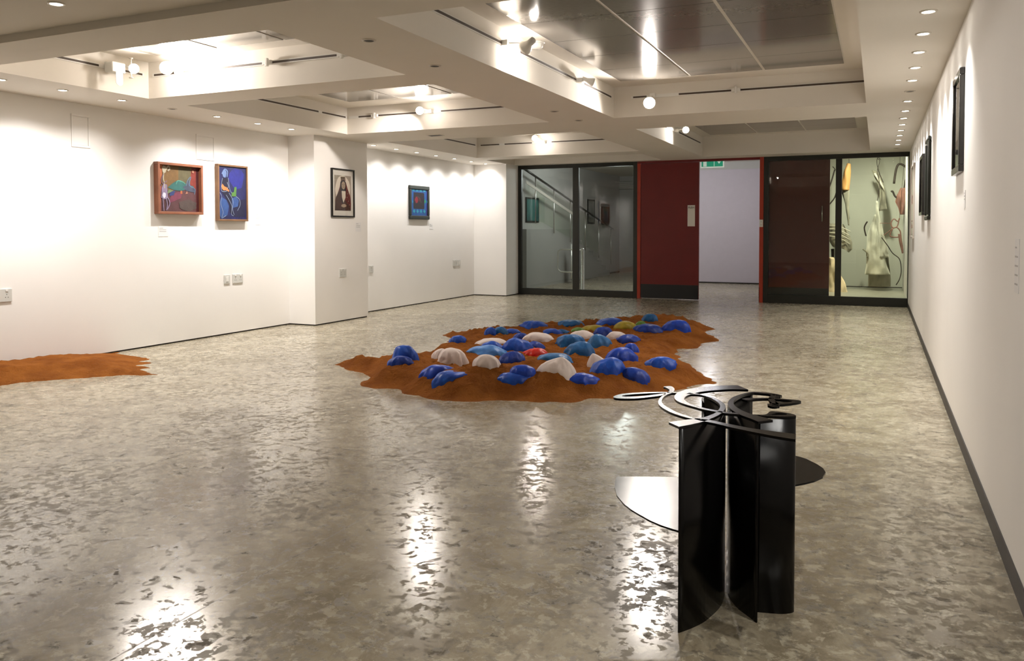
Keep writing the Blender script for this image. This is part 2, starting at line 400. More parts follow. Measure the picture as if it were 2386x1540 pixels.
# ------------------------------------------------------------------ track spotlights
def spotlight(loc, aim, base, label, lit=True, big=False, power=0, size=2.2, r=0.05, color=WARM, barn=False, group=None):
    loc = Vector(loc); aim = Vector(aim).normalized(); base = Vector(base)
    t = thing('track_spotlight', label, 'spotlight', base, group)
    R = aim.to_track_quat('Z', 'Y').to_matrix()
    MB().box(base-Vector((0.03, 0.03, 0.022)), base+Vector((0.03, 0.03, 0.022)), 'white_plastic').build('adapter', t, 0.004)
    MB().tube([base, base*0.4+loc*0.6+Vector((0, 0, 0.02)), loc-aim*0.05], 0.009, 'white_plastic').build('arm', t)
    hd = MB().lathe([(0.0, -0.12), (r*0.45, -0.118), (r*0.5, -0.07), (r*0.95, -0.02), (r, 0.0), (r*0.96, 0.0), (r*0.9, -0.012)], 'white_plastic' if not barn else 'grey_plastic', loc, R, 24).build('lamp_head', t)
    MB().lathe([(0.0, -0.012), (r*0.9, -0.012)], 'lens_big' if lit else 'chrome', loc, R, 24).build('lens', hd)
    if lit and power:
        if size > 3: lamp('spotlight_glow', 'POINT', loc+aim*0.10, power, color, 0.05)
        else: lamp('spotlight_beam', 'SPOT', loc+aim*0.03, power, color, 0.045, aim, size, 0.7)
    return t
camdir = lambda p: (CAM-Vector(p)).normalized()
p = hy(388, 158, 5.36)
spotlight(p, camdir(p)+Vector((0.2, 0, -0.1)), (p.x, 5.5, 2.69), 'glaring lit spotlight in the far corner of the near left coffer', power=42, size=2.9, r=0.06)
lamp('corner_spotlight_spill', 'POINT', (p.x+0.12, 5.40, 2.66), 5, WARM, 0.04)
p = hx(312, 160, -6.03)
t = spotlight(p, camdir(p)+Vector((0.1, -0.1, -0.2)), (-6.185, 5.08, 2.69), 'lit boxy spotlight with knobs and a hanging flap, left of the glaring one', power=14, size=2.2, r=0.045, barn=True)
bx = hx(268, 158, -6.12)
MB().box(bx-Vector((0.05, 0.07, 0.045)), bx+Vector((0.05, 0.07, 0.045)), 'grey_plastic').build('gear_box', t, 0.01)
mm = MB(); mm.prism([bx+Vector((0.05, -0.035, -0.045)), bx+Vector((0.05, 0.035, -0.045))]+[bx+Vector((0.05, 0.035*math.cos(a), -0.13-0.03*math.sin(a))) for a in [math.pi*k/8 for k in range(9)]], (0.004, 0, 0), 'grey_plastic'); mm.build('hanging_flap', t)
for dz in (0.085, -0.085):
    MB().tube([p+Vector((0, -0.03, dz*0.5)), p+Vector((0, -0.03, dz))], 0.006, 'ring').lathe([(0, 0), (0.018, 0), (0.018, 0.008), (0, 0.008)], 'ring', p+Vector((0, -0.03, dz-0.004))).build('knob', t)
p = hy(978, 258, 8.50)
spotlight(p, camdir(p)+Vector((0, 0, -0.2)), (p.x+0.08, 8.61, 2.69), 'lit spotlight on the far side of the middle left coffer', power=18, size=2.7, r=0.05)
p = hy(1246, 322, 12.3)
spotlight(p, camdir(p)+Vector((0, 0, -0.15)), (p.x+0.12, 12.39, 2.69), 'lit spotlight on the far side of the far left coffer', power=9, size=2.7, r=0.05)
p = hy(1513, 240, 8.46)
spotlight(p, camdir(p)+Vector((0, 0, -0.25)), (p.x, 8.60, 2.69), 'brightest spotlight, at the far left corner of the largest coffer', power=42, size=2.8, r=0.065)
p = hx(1598, 303, -2.55)
spotlight(p, camdir(p)+Vector((0.05, 0, -0.3)), (-2.69, p.y+0.05, 2.69), 'lit spotlight in the far right coffer before the red doors', power=10, size=2.7, r=0.05)
p = hx(1222, 112, -2.50)
spotlight(p, (-0.8, 0.45, -0.35), (-2.64, p.y-0.05, 2.69), 'lit globe spotlight turned towards the coffer side below a white smoke detector', power=6.5, size=2.3, r=0.055)
lamp('globe_spotlight_spill', 'POINT', p+Vector((0.03, 0.12, 0.02)), 1.2, WARM, 0.03)
p = hx(1383, 192, -2.53)
spotlight(p, (0.75, 0.5, -0.3), (-2.64, p.y-0.08, 2.69), 'unlit chrome spotlight between the smoke detector and the brightest spotlight', lit=False, r=0.04)
lamp('middle_coffer_spill', 'POINT', (-4.95, 8.42, 2.66), 1.0, WARM, 0.04)
lamp('far_coffer_spill', 'POINT', (-5.05, 12.2, 2.66), 1.5, WARM, 0.04)
lamp('middle_coffer_beam', 'SPOT', (-5.09, 8.36, 2.68), 34, WARM, 0.04, (-1.55, 0.75, -1.35), 1.7, 0.9)
# blanking clips on the tracks
for x, y, lab in ((-1.355, 8.62, 'largest coffer'), (-4.02, 5.52, 'near left coffer, right one'), (-4.80, 5.52, 'near left coffer, left one'), (-5.8, 8.63, 'middle left coffer')):
    b = MB(); b.box((x-0.045, y-0.02, 2.672), (x+0.045, y+0.008, 2.708), 'white_plastic'); b.box((x-0.012, y-0.026, 2.655), (x+0.012, y+0.0, 2.725), 'white_plastic')
    tag(b.build('track_clip', bevel=0.003), 'white clip on the far track of the '+lab, 'track clip', 'white clips on the tracks')
# smoke detector
c = hz(1250, 98, ZC)
t = thing('smoke_detector', 'white round smoke detector lit by the globe spotlight', 'smoke detector', (c.x, c.y, ZC-0.06))
MB().lathe([(0.0, 0.0), (0.07, 0.0), (0.07, -0.012), (0.062, -0.016), (0.0, -0.016)], 'white_plastic', (c.x, c.y, ZC)).build('base', t)
MB().lathe([(0.055, -0.016), (0.055, -0.04), (0.042, -0.058), (0.0, -0.062)], 'white_plastic', (c.x, c.y, ZC)).build('sensor_dome', t)
# ------------------------------------------------------------------ end wall: glazing, red doors, vitrine
Y0 = YB
def bar(b, x0, x1, z0, z1, m='frame_dark', y0=Y0, d=0.06): b.box((x0, y0, z0), (x1, y0+d, z1), m)
# left glazed screen
t = thing('glazed_screen', 'dark framed glass screen of two panes left of the red door', 'glass screen', (-5.18, Y0, 0))
b = MB()
bar(b, -6.39, -6.28, 0, ZS); bar(b, -6.28, -4.06, ZS-0.07, ZS); bar(b, -6.28, -4.06, 0, 0.125); bar(b, -4.06, -3.985, 0, ZS)
b.build('frame', t, 0.004)
b = MB(); bar(b, -5.23, -5.11, 0.125, ZS-0.07, d=0.055); b.build('mullion', t, 0.004)
for xa, xb in ((-6.28, -5.23), (-5.11, -4.06)):
    MB().box((xa-0.004, Y0+0.025, 0.12), (xb+0.004, Y0+0.031, ZS-0.066), 'glass_l').build('glass_pane', t)
# red door leaf with frame
b = MB(); b.box((-3.985, Y0, 0), (-3.925, Y0+0.10, ZS-0.04), 'red2'); b.box((-3.985, Y0, ZS-0.04), (-1.84, Y0+0.10, ZS), 'red'); b.box((-1.845, Y0-0.005, 0), (-1.78, Y0+0.12, ZS), 'red2')
b.box((-1.847, Y0-0.007, 0), (-1.84, Y0, 0.26), 'kick')
struct(b, 'trim_1')
t = thing('red_door', 'closed dark red door leaf with white push plate and black kick plate', 'door', (-3.4, Y0+0.01, 0))
t['kind'] = 'structure'; t.name = 'door_1'; WORLD['door_1'] = Vector((-3.4, Y0+0.01, 0))
MB().box((-3.92, Y0+0.01, 0.012), (-2.875, Y0+0.055, ZS-0.045), 'red').build('door_leaf', t, 0.003)
MB().box((-3.915, Y0+0.004, 0.012), (-2.88, Y0+0.011, 0.262), 'kick').build('kick_plate', t)
pp = MB().box((-3.073, Y0+0.004, 1.305), (-2.942, Y0+0.011, 1.678), 'white_plastic').build('push_plate', t, 0.002)
def text(s, size, loc, rot, m, parent, name='lettering', ext=0.0008):
    c = bpy.data.curves.new(name, 'FONT'); c.body = s; c.size = size; c.extrude = ext; c.align_x = 'CENTER'; c.align_y = 'CENTER'
    c.materials.append(M[m]); o = bpy.data.objects.new(name, c); C.objects.link(o)
    o.parent = parent; o.location = Vector(loc)-WORLD[parent.name]; o.rotation_euler = rot; return o
text('PUSH', 0.045, (-3.008, Y0+0.003, 1.635), (math.pi/2, 0, 0), 'dark', pp)
# right glazed screen (vitrine front)
t = thing('glazed_screen', 'black framed glass front of the vitrine, beside the right wall', 'glass screen', (-0.6, Y0, 0))
b = MB()
bar(b, -1.78, -1.70, 0, ZS); bar(b, -1.70, 0.435, ZS-0.075, ZS); bar(b, -1.70, 0.435, 0, 0.145); bar(b, 0.435, 0.447, 0, ZS)
b.build('frame', t, 0.004)
b = MB(); bar(b, -0.642, -0.546, 0.145, ZS-0.075, d=0.055); b.build('mullion', t, 0.004)
for xa, xb in ((-1.70, -0.642), (-0.546, 0.435)):
    MB().box((xa-0.004, Y0+0.025, 0.14), (xb+0.004, Y0+0.031, ZS-0.07), 'glass_r').build('glass_pane', t)
# dark red sliding leaf behind the left pane of the vitrine
t = thing('door_2', 'dark red door leaf with steel handle behind the vitrine glass', 'door', (-1.2, Y0+0.09, 0)); t['kind'] = 'structure'
MB().box((-1.70, Y0+0.09, 0.02), (-0.735, Y0+0.135, ZS-0.04), mat('maroon_door', L(78, 26, 22), 0.4, var=0.1)).build('door_leaf', t, 0.003)
MB().box((-1.70, Y0+0.084, 0.02), (-0.74, Y0+0.091, 0.262), 'kick').build('kick_plate', t)
MB().tube([(-0.85, Y0+0.09, 1.38), (-0.85, Y0+0.062, 1.38), (-0.85, Y0+0.062, 1.64), (-0.85, Y0+0.09, 1.64)], 0.009, 'steel').build('handle', t)
# switch on the red post
t = thing('light_switch', 'white twin switch on the red post beside the open doorway', 'light switch', (-1.81, Y0-0.011, 1.30))
MB().box((-1.845, Y0-0.013, 1.29), (-1.785, Y0-0.005, 1.415), 'white_plastic').build('switch_plate', t, 0.002)
for z in (1.325, 1.38): MB().box((-1.83, Y0-0.017, z-0.012), (-1.80, Y0-0.012, z+0.012), 'grey_plastic').build('rocker', t)

# lobby beyond
LX = -6.9
b = MB(); b.box((LX-0.1, YB+0.06, 0), (LX, 23.0, 2.95), 'lobby'); struct(b, 'wall_lobby_left')
b = MB(); b.box((LX, 22.9, 0), (-4.3, 23.0, 2.95), 'lobby'); b.box((-4.4, 19.06, 0), (-4.3, 22.9, 2.95), 'lobby'); struct(b, 'wall_lobby_end')
b = MB(); b.box((-4.4, 19.06, 0), (-1.75, 19.16, 2.63), 'lilac'); b.box((-4.4, 19.05, 2.63), (-1.75, 19.16, 2.95), 'lobby'); struct(b, 'wall_corridor')
b = MB(); b.box((LX, YB+0.06, 2.80), (-1.72, 23.0, 2.9), 'ceil'); b.box((LX-0.1, YB, ZS), (XR+T, YB+0.1, 2.9), 'ceil')
b.box((LX, 15.9, 2.66), (-1.72, 16.2, 2.80), 'lobby')
struct(b, 'ceiling_lobby')
b = MB(); b.box((-1.775, YB+0.15, 0), (-1.70, 19.1, 2.9), 'lobby'); struct(b, 'wall_partition')
b = MB(); b.box((-4.4, 19.045, 0), (-1.775, 19.06, 0.03), 'skirt_gap_black'); b.box((LX, YB+0.1, 0), (LX+0.008, 22.9, 0.03), 'skirt_gap_black'); struct(b, 'baseboard_lobby')
b = MB(); b.box((-6.39, YB+0.07, 0), (-6.23, YB+0.30, 2.8), 'lobby')
lamp('lobby_fill', 'POINT', (-3.1, 16.6, 2.5), 15, (0.94, 0.93, 1.0), 0.12)  # added unseen lamps that brighten the lobby and stair behind the glass
lamp('stair_fill', 'POINT', (-5.0, 16.6, 2.45), 26, (0.95, 1.0, 1.0), 0.3)
for i, (x, y) in enumerate(((-3.1, 16.6), (-5.0, 16.6))):
    t = thing('lobby_fill_lamp', 'added unseen lamp brightening the lobby, '+('by the doorway' if i == 0 else 'above the stair end'), 'ceiling lamp', (x, y, 2.76))
    MB().lathe([(0.0, 2.80), (0.13, 2.80), (0.13, 2.77), (0.0, 2.76)], mat('lobby_fill_lens', (1, 1, 1, 1), emit=(1, 1, 1, 1), estr=1.5), (x, y, 0)).build('fill_disc', t)
# exit sign
t = thing('exit_sign', 'green and white emergency exit sign hanging in the open doorway', 'exit sign', (-2.62, Y0+0.14, ZS-0.15))
a, c = hy(1632, 391, Y0+0.14), hy(1687, 391, Y0+0.14)
MB().box((a.x, Y0+0.14, a.z-0.004), (c.x, Y0+0.155, ZS+0.02), mat('exit_sign_white', L(225, 230, 222), 0.5, emit=(0.9, 1, 0.92, 1), estr=0.12)).build('sign_box', t)
mg = mat('exit_sign_green', L(20, 128, 92), 0.5, emit=(0.02, 0.24, 0.14, 1), estr=0.25); mw = mat('exit_sign_pictogram', L(225, 240, 230), 0.5, emit=(0.6, 0.75, 0.66, 1), estr=0.15)
MB().box((a.x+0.02, Y0+0.137, a.z+0.015), (c.x-0.02, Y0+0.14, ZS), mg).build('green_face', t)
b = MB(); zz = a.z+0.02; y = Y0+0.1365
b.box((a.x+0.05, y-0.001, zz), (a.x+0.11, y, zz+0.10), mw); b.box((a.x+0.235, y-0.001, zz), (a.x+0.245, y, zz+0.10), mw)
b.face([(a.x+0.29, y-0.001, zz+0.09), (a.x+0.36, y-0.001, zz+0.09), (a.x+0.325, y-0.001, zz+0.04)], mw)
b.build('pictogram', t)
# air grille, pictures in lobby
a, c = hy(1392, 424, 22.88), hy(1474, 441, 22.88)
t = thing('air_grille', 'long grey air grille high on the wall behind the glass', 'air grille', (a.x, 22.88, c.z))
MB().box((a.x, 22.87, c.z), (c.x+0.2, 22.9, a.z), mat('grille_grey', L(90, 90, 86), 0.5)).build('grille_frame', t)
b = MB()
for k in range(10):
    z = c.z+0.02+(a.z-c.z-0.04)*k/9; b.box((a.x+0.02, 22.862, z-0.004), (c.x+0.18, 22.872, z+0.008), 'grey_plastic')
b.build('louvre', t)
for nm, x0, y0, x1, y1, col, lab in (('wall_picture', 1226, 459, 1256, 519, L(70, 120, 118), 'teal picture on the lobby wall at the left edge of the glass'),
                                ('wall_picture', 1370, 464, 1386, 522, L(150, 150, 146), 'tall narrow framed picture behind the glass, right of the mullion'),
                                ('wall_picture', 1402, 481, 1420, 524, L(84, 88, 86), 'dark square picture behind the glass near the foot of the handrail')):
    a, c = hx(x0, y0, LX+0.02), hx(x1, y1, LX+0.02); z1, z0 = a.z, c.z
    t = thing(nm, lab, 'picture', (LX, (a.y+c.y)/2, z0))
    MB().box((LX, a.y, z0), (LX+0.02, c.y, z1), 'frame_dark').build('frame', t)
    MB().box((LX+0.018, a.y+0.04, z0+0.04), (LX+0.023, c.y-0.04, z1-0.04), mat('lobby_picture', col, 0.5, var=0.5, scale=3)).build('artwork', t)
# staircase balustrade running down the lobby wall
BX = LX+0.22
t = thing('stair_balustrade', 'glass stair balustrade with dark handrail descending behind the glass', 'balustrade', (BX, 18, 0))
p0, p1 = hx(1243, 408, BX), hx(1428, 534, BX)
MB().tube([p0-(p1-p0)*0.1, p0, p1], 0.025, 'frame_dark').build('handrail', t)
q0, q1 = hx(1224, 424, BX), hx(1345, 506, BX)
b = MB(); b.prism([(BX+0.01, q0.y, q0.z-0.03), (BX+0.01, q1.y, q1.z-0.03), (BX+0.01, q1.y, q1.z+0.03), (BX+0.01, q0.y, q0.z+0.03)], (0.012, 0, 0), 'ring'); b.build('lower_rail', t)
d = p1-p0
for k in range(6):
    f = 0.02+k*0.19; p = p0+d*f
    zb = max(0.0, p.z-1.0)
    MB().tube([(BX, p.y, zb), (BX, p.y, p.z)], 0.015, 'steel').build('post', t)
for k in range(5):
    a, c = p0+d*(0.03+k*0.19), p0+d*(0.20+k*0.19)
    MB().prism([(BX, a.y, max(0.08, a.z-0.9)), (BX, c.y, max(0.08, c.z-0.9)), (BX, c.y, c.z-0.08), (BX, a.y, a.z-0.08)], (0.008, 0, 0), 'glass_r').build('glass_panel', t)
# steps against the lobby wall under the balustrade
b = MB(); n = 9
for k in range(n):
    yy = 21.4-k*0.36
    b.box((LX+0.012, 15.6, 0 if k == 0 else 0.14*k), (BX-0.04, yy, 0.14*(k+1)), mat('stair_tread', L(150, 150, 146), 0.6) if k == 0 else bpy.data.materials['stair_tread'])
tag(b.build('staircase'), 'grey steps rising beside the lobby wall behind the glass', 'staircase')
# turnstile posts and gate
gp = hz(1357, 681)
t = thing('barrier_gate', 'chrome barrier post with a looped gate arm behind the glass mullion', 'barrier gate', (gp.x, gp.y, 0))
MB().lathe([(0.05, 0), (0.05, 0.02), (0.038, 0.03), (0.038, 0.86), (0.03, 0.875), (0, 0.875)], 'chrome', gp, seg=20).build('post', t)
pa, pb_ = hy(1300, 581, gp.y), hy(1354, 634, gp.y)
r = 0.08; x0, x1, z1, z0 = pa.x, pb_.x+0.01, pa.z, pb_.z
path = []
for cx, cz, a0 in ((x0+r, z0+r, 180), (x0+r, z1-r, 90), (x1-r, z1-r, 0), (x1-r, z0+r, -90)):
    for k in range(5):
        a = math.radians(a0+90-(k*22.5)) if False else math.radians(a0+ (90-k*22.5))
        path.append((cx+r*math.cos(a), gp.y, cz+r*math.sin(a)))
# order: left-bottom, left-top, right-top, right-bottom (clockwise)
path = []
for cx, cz, a0 in ((x0+r, z0+r, 270), (x0+r, z1-r, 180), (x1-r, z1-r, 90), (x1-r, z0+r, 0)):
    for k in range(6):
        a = math.radians(a0-k*18); path.append((cx+r*math.cos(a), gp.y, cz+r*math.sin(a)))
path.append(path[0])
MB().tube(path, 0.013, 'chrome', cap=False).build('gate_loop', t)
MB().box((x0+0.12, gp.y-0.008, z0-0.02), (x1-0.05, gp.y+0.008, z0+0.0), 'chrome').build('lower_bar', t)
MB().lathe([(0.0, 0), (0.16, 0), (0.16, 0.008), (0.03, 0.012)], 'frame_dark', gp).build('base_plate', t)
gl = Vector((-6.42, 17.6, 0)); gl = hz(1317, 659)
t = thing('barrier_post', 'thick chrome barrier post left of the glass mullion', 'barrier post', (gl.x+0.25, gl.y, 0))
gl = Vector((gl.x+0.25, gl.y, 0))
MB().lathe([(0.09, 0), (0.09, 0.70), (0.075, 0.78), (0.03, 0.80), (0, 0.80)], 'chrome', gl, seg=20).build('post', t)
MB().tube([gl+Vector((-0.06, -0.1, 0.1)), gl+Vector((-0.06, -0.1, 0.92))], 0.02, 'chrome').build('upright_bar', t)

# ------------------------------------------------------------------ vitrine interior
VX0, VX1, VY, VF = -1.70, 0.446, 17.2, 0.12
b = MB(); b.box((VX0, YB+0.14, 0), (XR+0.1, VY, VF), mat('vitrine_floor', L(170, 170, 155), 0.35, var=0.2)); struct(b, 'floor_vitrine')
b = MB(); b.box((VX0, VY, 0), (XR+0.1, VY+0.1, 2.9), 'vit'); struct(b, 'wall_vitrine')
b = MB(); b.box((XR-0.01, YB+0.065, 0), (XR+0.1, VY, 2.9), 'wall'); struct(b, 'wall_vitrine_right')
b = MB(); b.box((VX0-0.02, YB+0.12, 2.82), (XR+0.1, VY+0.1, 2.9), 'ceil'); struct(b, 'ceiling_vitrine')
b = MB(); b.box((VX0-0.003, YB+0.16, VF), (VX0, VY, 2.82), 'vit'); struct(b, 'wall_vitrine_left')
b = MB(); b.box((VX0, VY-0.006, VF), (VX1-0.01, VY, VF+0.015), 'skirt_gap_black'); struct(b, 'baseboard_vitrine')
lamp('vitrine_beam', 'SPOT', (-0.1, 15.1, 2.7), 62, (1.0, 0.97, 0.82), 0.06, (0.02, 0.55, -1), 2.4)
lamp('vitrine_warm_beam', 'SPOT', (-0.95, 15.3, 2.6), 34, (1.0, 0.78, 0.5), 0.05, (0.1, 0.15, -1), 1.1)
for x, y, lab in ((-0.1, 15.1, 'over the hanging garment'), (-0.95, 15.3, 'over the lit cloth bundle')):
    t = thing('vitrine_lamp', 'small ceiling lamp in the vitrine '+lab, 'ceiling lamp', (x, y, 2.78))
    MB().lathe([(0, 2.79), (0.05, 2.79), (0.05, 2.82), (0, 2.82)], 'lens_on', (x, y, 0)).build('lens', t)
    MB().lathe([(0.05, 2.775), (0.065, 2.775), (0.065, 2.82)], 'ring', (x, y, 0)).build('trim_ring', t)

M['paper'] = mat('crumpled_paper_cloth', L(206, 204, 184), 0.85, var=0.25, scale=4, bump=0.6, bscale=9)
M['paper2'] = mat('grey_torn_sheet', L(150, 146, 126), 0.8, var=0.3, scale=4, bump=0.5, bscale=10)
M['wire'] = mat('rusty_dark_wire', L(52, 42, 32), 0.6, 0.3, var=0.3)
M['orange_paper'] = mat('ochre_paper', L(190, 140, 78), 0.6, var=0.3, scale=3, bump=0.4, bscale=10)
M['tulle'] = mat('brown_pink_gauze', L(140, 98, 82), 0.8, var=0.3)
def crumple(name, outline, y, thick, m, seed, parent=None, amp=0.03):
    """hanging sheet with real folds: outline given as matching left/right edge points in metres (x,z)"""
    rnd = random.Random(seed); n = len(outline); nu = 16; nv = 26; b = MB(); k = b.mi(m); grid = []
    for side in (0, 1):
        g = []
        for j in range(nv+1):
            f = j/nv*(n-1); i = min(int(f), n-2); s = f-i
            (l0, z0, r0, q0), (l1, z1, r1, q1) = outline[i], outline[i+1]
            xl, zl, xr, zr = [p+(q-p)*s for p, q in zip((l0, z0, r0, q0), (l1, z1, r1, q1))]
            row = []
            for i2 in range(nu+1):
                u = i2/nu; x = xl+(xr-xl)*u; z = zl+(zr-zl)*u
                nn = noise.noise(Vector((x*6+seed, z*1.6, seed)))+0.5*noise.noise(Vector((x*16, z*5, seed*2)))
                bulge = math.sin(math.pi*u)**0.6*thick*(0.5 if side else -0.5)
                row.append(b.bm.verts.new((x+0.4*amp*noise.noise(Vector((x*8, z*4, 3+seed))), y+bulge+nn*amp*2.2, z)))
            g.append(row)
        grid.append(g)
    for side in (0, 1):
        for j in range(nv):
            for i in range(nu):
                g = grid[side]; f = b.bm.faces.new((g[j][i], g[j][i+1], g[j+1][i+1], g[j+1][i])); f.material_index = k; f.smooth = True
    A, B = grid
    for j in range(nv):
        for i in (0, nu):
            f = b.bm.faces.new((A[j][i], A[j+1][i], B[j+1][i], B[j][i])); f.material_index = k
    for j in (0, nv):
        for i in range(nu):
            f = b.bm.faces.new((A[j][i], A[j][i+1], B[j][i+1], B[j][i])); f.material_index = k
    return b.build(name, parent)
def ol(y, rows):      # rows: (px_left, px_right, py) or (pl, pyl, pr, pyr)
    out = []
    for r in rows:
        if len(r) == 3: a, c = hy(r[0], r[2], y), hy(r[1], r[2], y)
        else: a, c = hy(r[0], r[1], y), hy(r[2], r[3], y)
        out.append((a.x, a.z, c.x, c.z))
    return out
def wire(pts, y, r, parent, name='wire', m='wire'):
    P = [hy(*p[:2], y+(p[2] if len(p) > 2 else 0)) for p in pts]; out = []
    for i in range(len(P)-1):
        a, p, q, c = P[max(i-1, 0)], P[i], P[i+1], P[min(i+2, len(P)-1)]
        for s in range(4):
            u = s/4; out.append(0.5*((2*p)+(q-a)*u+(2*a-5*p+4*q-c)*u*u+(3*p-a-3*q+c)*u**3))
    out.append(P[-1]); return MB().tube(out, r, m, 6).build(name, parent)
def hang_wire(px, py, y, parent):
    p = hy(px, py, y); MB().tube([p, Vector((p.x, p.y, 2.818))], 0.0035, 'wire').build('hanging_wire', parent)
# hanging garment
gy = 16.3
t = thing('hanging_garment', 'crumpled cream paper garment hanging in the middle of the vitrine', 'garment sculpture', (-0.05, gy, 0.2))
crumple('robe_front', ol(gy-0.05, [(2036, 2042, 500), (2028, 2050, 525), (2020, 2055, 555), (2019, 2062, 590), (2018, 2066, 620), (2016, 2074, 640)]), gy-0.05, 0.14, 'paper', 3, t, 0.05)
crumple('collar_sheet', ol(gy-0.12, [(2040, 2045, 468), (2040, 2048, 495), (2042, 2054, 520), (2047, 2060, 548), (2050, 2068, 575), (2050, 2070, 600)]), gy-0.13, 0.04, 'paper', 8, t, 0.03)
crumple('robe_lower', ol(gy+0.05, [(2022, 2070, 600), (2022, 2074, 630), (2022, 2076, 650), (2024, 2076, 668)]), gy+0.1, 0.16, 'paper2', 5, t, 0.05)
wire([(2021, 516), (2014, 530), (2018, 550)], gy-0.1, 0.014, t, 'belt_strap')
wire([(2010, 580), (2022, 590), (2020, 600)], gy-0.1, 0.016, t, 'belt_strap', 'paper2')
wire([(2044, 370), (2050, 375), (2044, 400), (2050, 430), (2044, 468)], gy-0.1, 0.006, t, 'hanging_wire')
hang_wire(2044, 372, gy-0.1, t)
# torn sheet above
t = thing('torn_sheet', 'grey torn sheet hanging by a hooked wire above the cream garment', 'torn sheet', (-0.02, gy, 1.6))
crumple('sheet', ol(gy+0.2, [(2030, 396, 2042, 398), (2038, 412, 2054, 410), (2046, 428, 2060, 430), (2050, 445, 2062, 440), (2050, 465, 2064, 470), (2048, 492, 2067, 488)]), gy+0.2, 0.03, 'paper2', 11, t, 0.04)
crumple('bright_fold', ol(gy+0.1, [(2036, 405, 2040, 403), (2044, 418, 2050, 418), (2055, 436, 2058, 434), (2058, 440, 2060, 450)]), gy+0.08, 0.02, 'paper', 4, t, 0.01)
wire([(2052, 372), (2046, 367), (2043, 378), (2048, 400), (2058, 425)], gy+0.15, 0.006, t, 'hook_wire')
hang_wire(2046, 367, gy+0.15, t)
# striped torso and orange paper behind the mullion
t = thing('striped_bundle', 'banded grey cloth bundle with dark sticks hanging behind the vitrine mullion', 'cloth bundle', (-0.55, gy, 0.9))
o = crumple('cloth_body', ol(gy, [(1925, 520, 1965, 522), (1927, 540, 1978, 545), (1930, 560, 1986, 565), (1940, 575, 1986, 580), (1965, 578, 1978, 588)]), gy, 0.24, 'paper2', 21, t, 0.03)
for k in range(4): wire([(1928, 525+k*8), (1955, 527+k*9), (1982, 540+k*10)], gy-0.17, 0.008, t, 'band', 'paper')
crumple('dangling_tail', ol(gy+0.2, [(1936, 1944, 580), (1938, 1944, 610), (1940, 1945, 632)]), gy+0.2, 0.05, 'wire', 6, t, 0.02)
hang_wire(1950, 532, gy, t)
wire([(1945, 395), (1938, 420), (1932, 437)], gy, 0.014, t, 'stick'); wire([(1931, 478), (1945, 460), (1950, 440)], gy, 0.013, t, 'stick'); wire([(1961, 442), (1972, 478), (1978, 510)], gy+0.1, 0.018, t, 'stick'); wire([(1940, 388), (1946, 395), (1944, 400)], gy, 0.008, t, 'stick')
t = thing('ochre_paper_cone', 'ochre paper cone hanging high beside the vitrine mullion', 'paper cone', (-0.5, gy, 1.9))
crumple('cone', ol(gy-0.2, [(1974, 380, 1982, 382), (1966, 400, 1982, 402), (1962, 420, 1981, 422), (1962, 443, 1979, 443)]), gy-0.2, 0.10, 'orange_paper', 12, t, 0.02)
crumple('cone_tail', ol(gy-0.2, [(1964, 1979, 443), (1970, 1979, 480), (1976, 1979, 525)]), gy-0.2, 0.05, 'paper2', 13, t, 0.02)
hang_wire(1978, 381, gy-0.2, t)
# bright cloth heap bottom left
t = thing('cloth_heap', 'warmly lit cream cloth draped to the floor at the left of the vitrine', 'cloth', (-0.75, 15.6, 0.12))
crumple('drape', ol(15.7, [(1930, 1942, 600), (1928, 1950, 622), (1926, 1962, 645), (1924, 1972, 668), (1922, 1980, 690)]), 15.75, 0.26, mat('warm_cloth', L(226, 206, 168), 0.8, var=0.2, bump=0.5, bscale=8), 17, t, 0.05)
# hooked dark bars and gauze at right
t = thing('hooked_bar', 'dark bent hoop hanging high at the right of the vitrine', 'hoop', (0.3, gy, 2.0))
wire([(2083, 428), (2088, 395), (2096, 382), (2112, 390), (2115, 400), (2110, 425), (2106, 446)], gy, 0.022, t, 'hoop')
wire([(2076, 447), (2080, 446), (2086, 458), (2098, 463), (2112, 461)], gy, 0.018, t, 'hook')
crumple('gauze', ol(gy, [(2098, 2112, 438), (2090, 2116, 455), (2086, 2116, 470), (2092, 2114, 485), (2096, 2110, 500)]), gy, 0.12, 'tulle', 31, t, 0.05)
hang_wire(2097, 383, gy, t)
t = thing('wire_figure', 'brown wire figure hanging low at the right of the vitrine', 'wire figure', (0.25, (gy-0.3), 1.1))
wire([(2096, 508), (2092, 516), (2083, 510), (2076, 520), (2080, 530), (2090, 528), (2094, 515)], (gy-0.3), 0.012, t, 'loop', 'tulle')
wire([(2080, 532), (2074, 550), (2095, 552), (2098, 540), (2090, 530), (2080, 532)], (gy-0.3), 0.012, t, 'loop', 'tulle')
wire([(2059, 548), (2070, 540), (2082, 530)], (gy-0.3), 0.008, t, 'strand', 'tulle'); wire([(2050, 520), (2066, 520), (2076, 521)], (gy-0.3), 0.005, t, 'strand', 'tulle')
MB().tube([hy(2096, 508, (gy-0.3)), Vector((hy(2110, 380, (gy-0.3)).x, (gy-0.3), 2.818))], 0.003, 'wire').build('hanging_wire', t)
wire([(2054, 553), (2068, 572), (2080, 590), (2096, 604), (2100, 630), (2096, 650), (2088, 664)], (gy-0.3), 0.009, t, 'trailing_wire')
crumple('gauze_leg', ol((gy-0.3), [(2092, 2100, 545), (2096, 2103, 570), (2100, 2104, 590)]), (gy-0.3), 0.05, 'tulle', 33, t, 0.03)

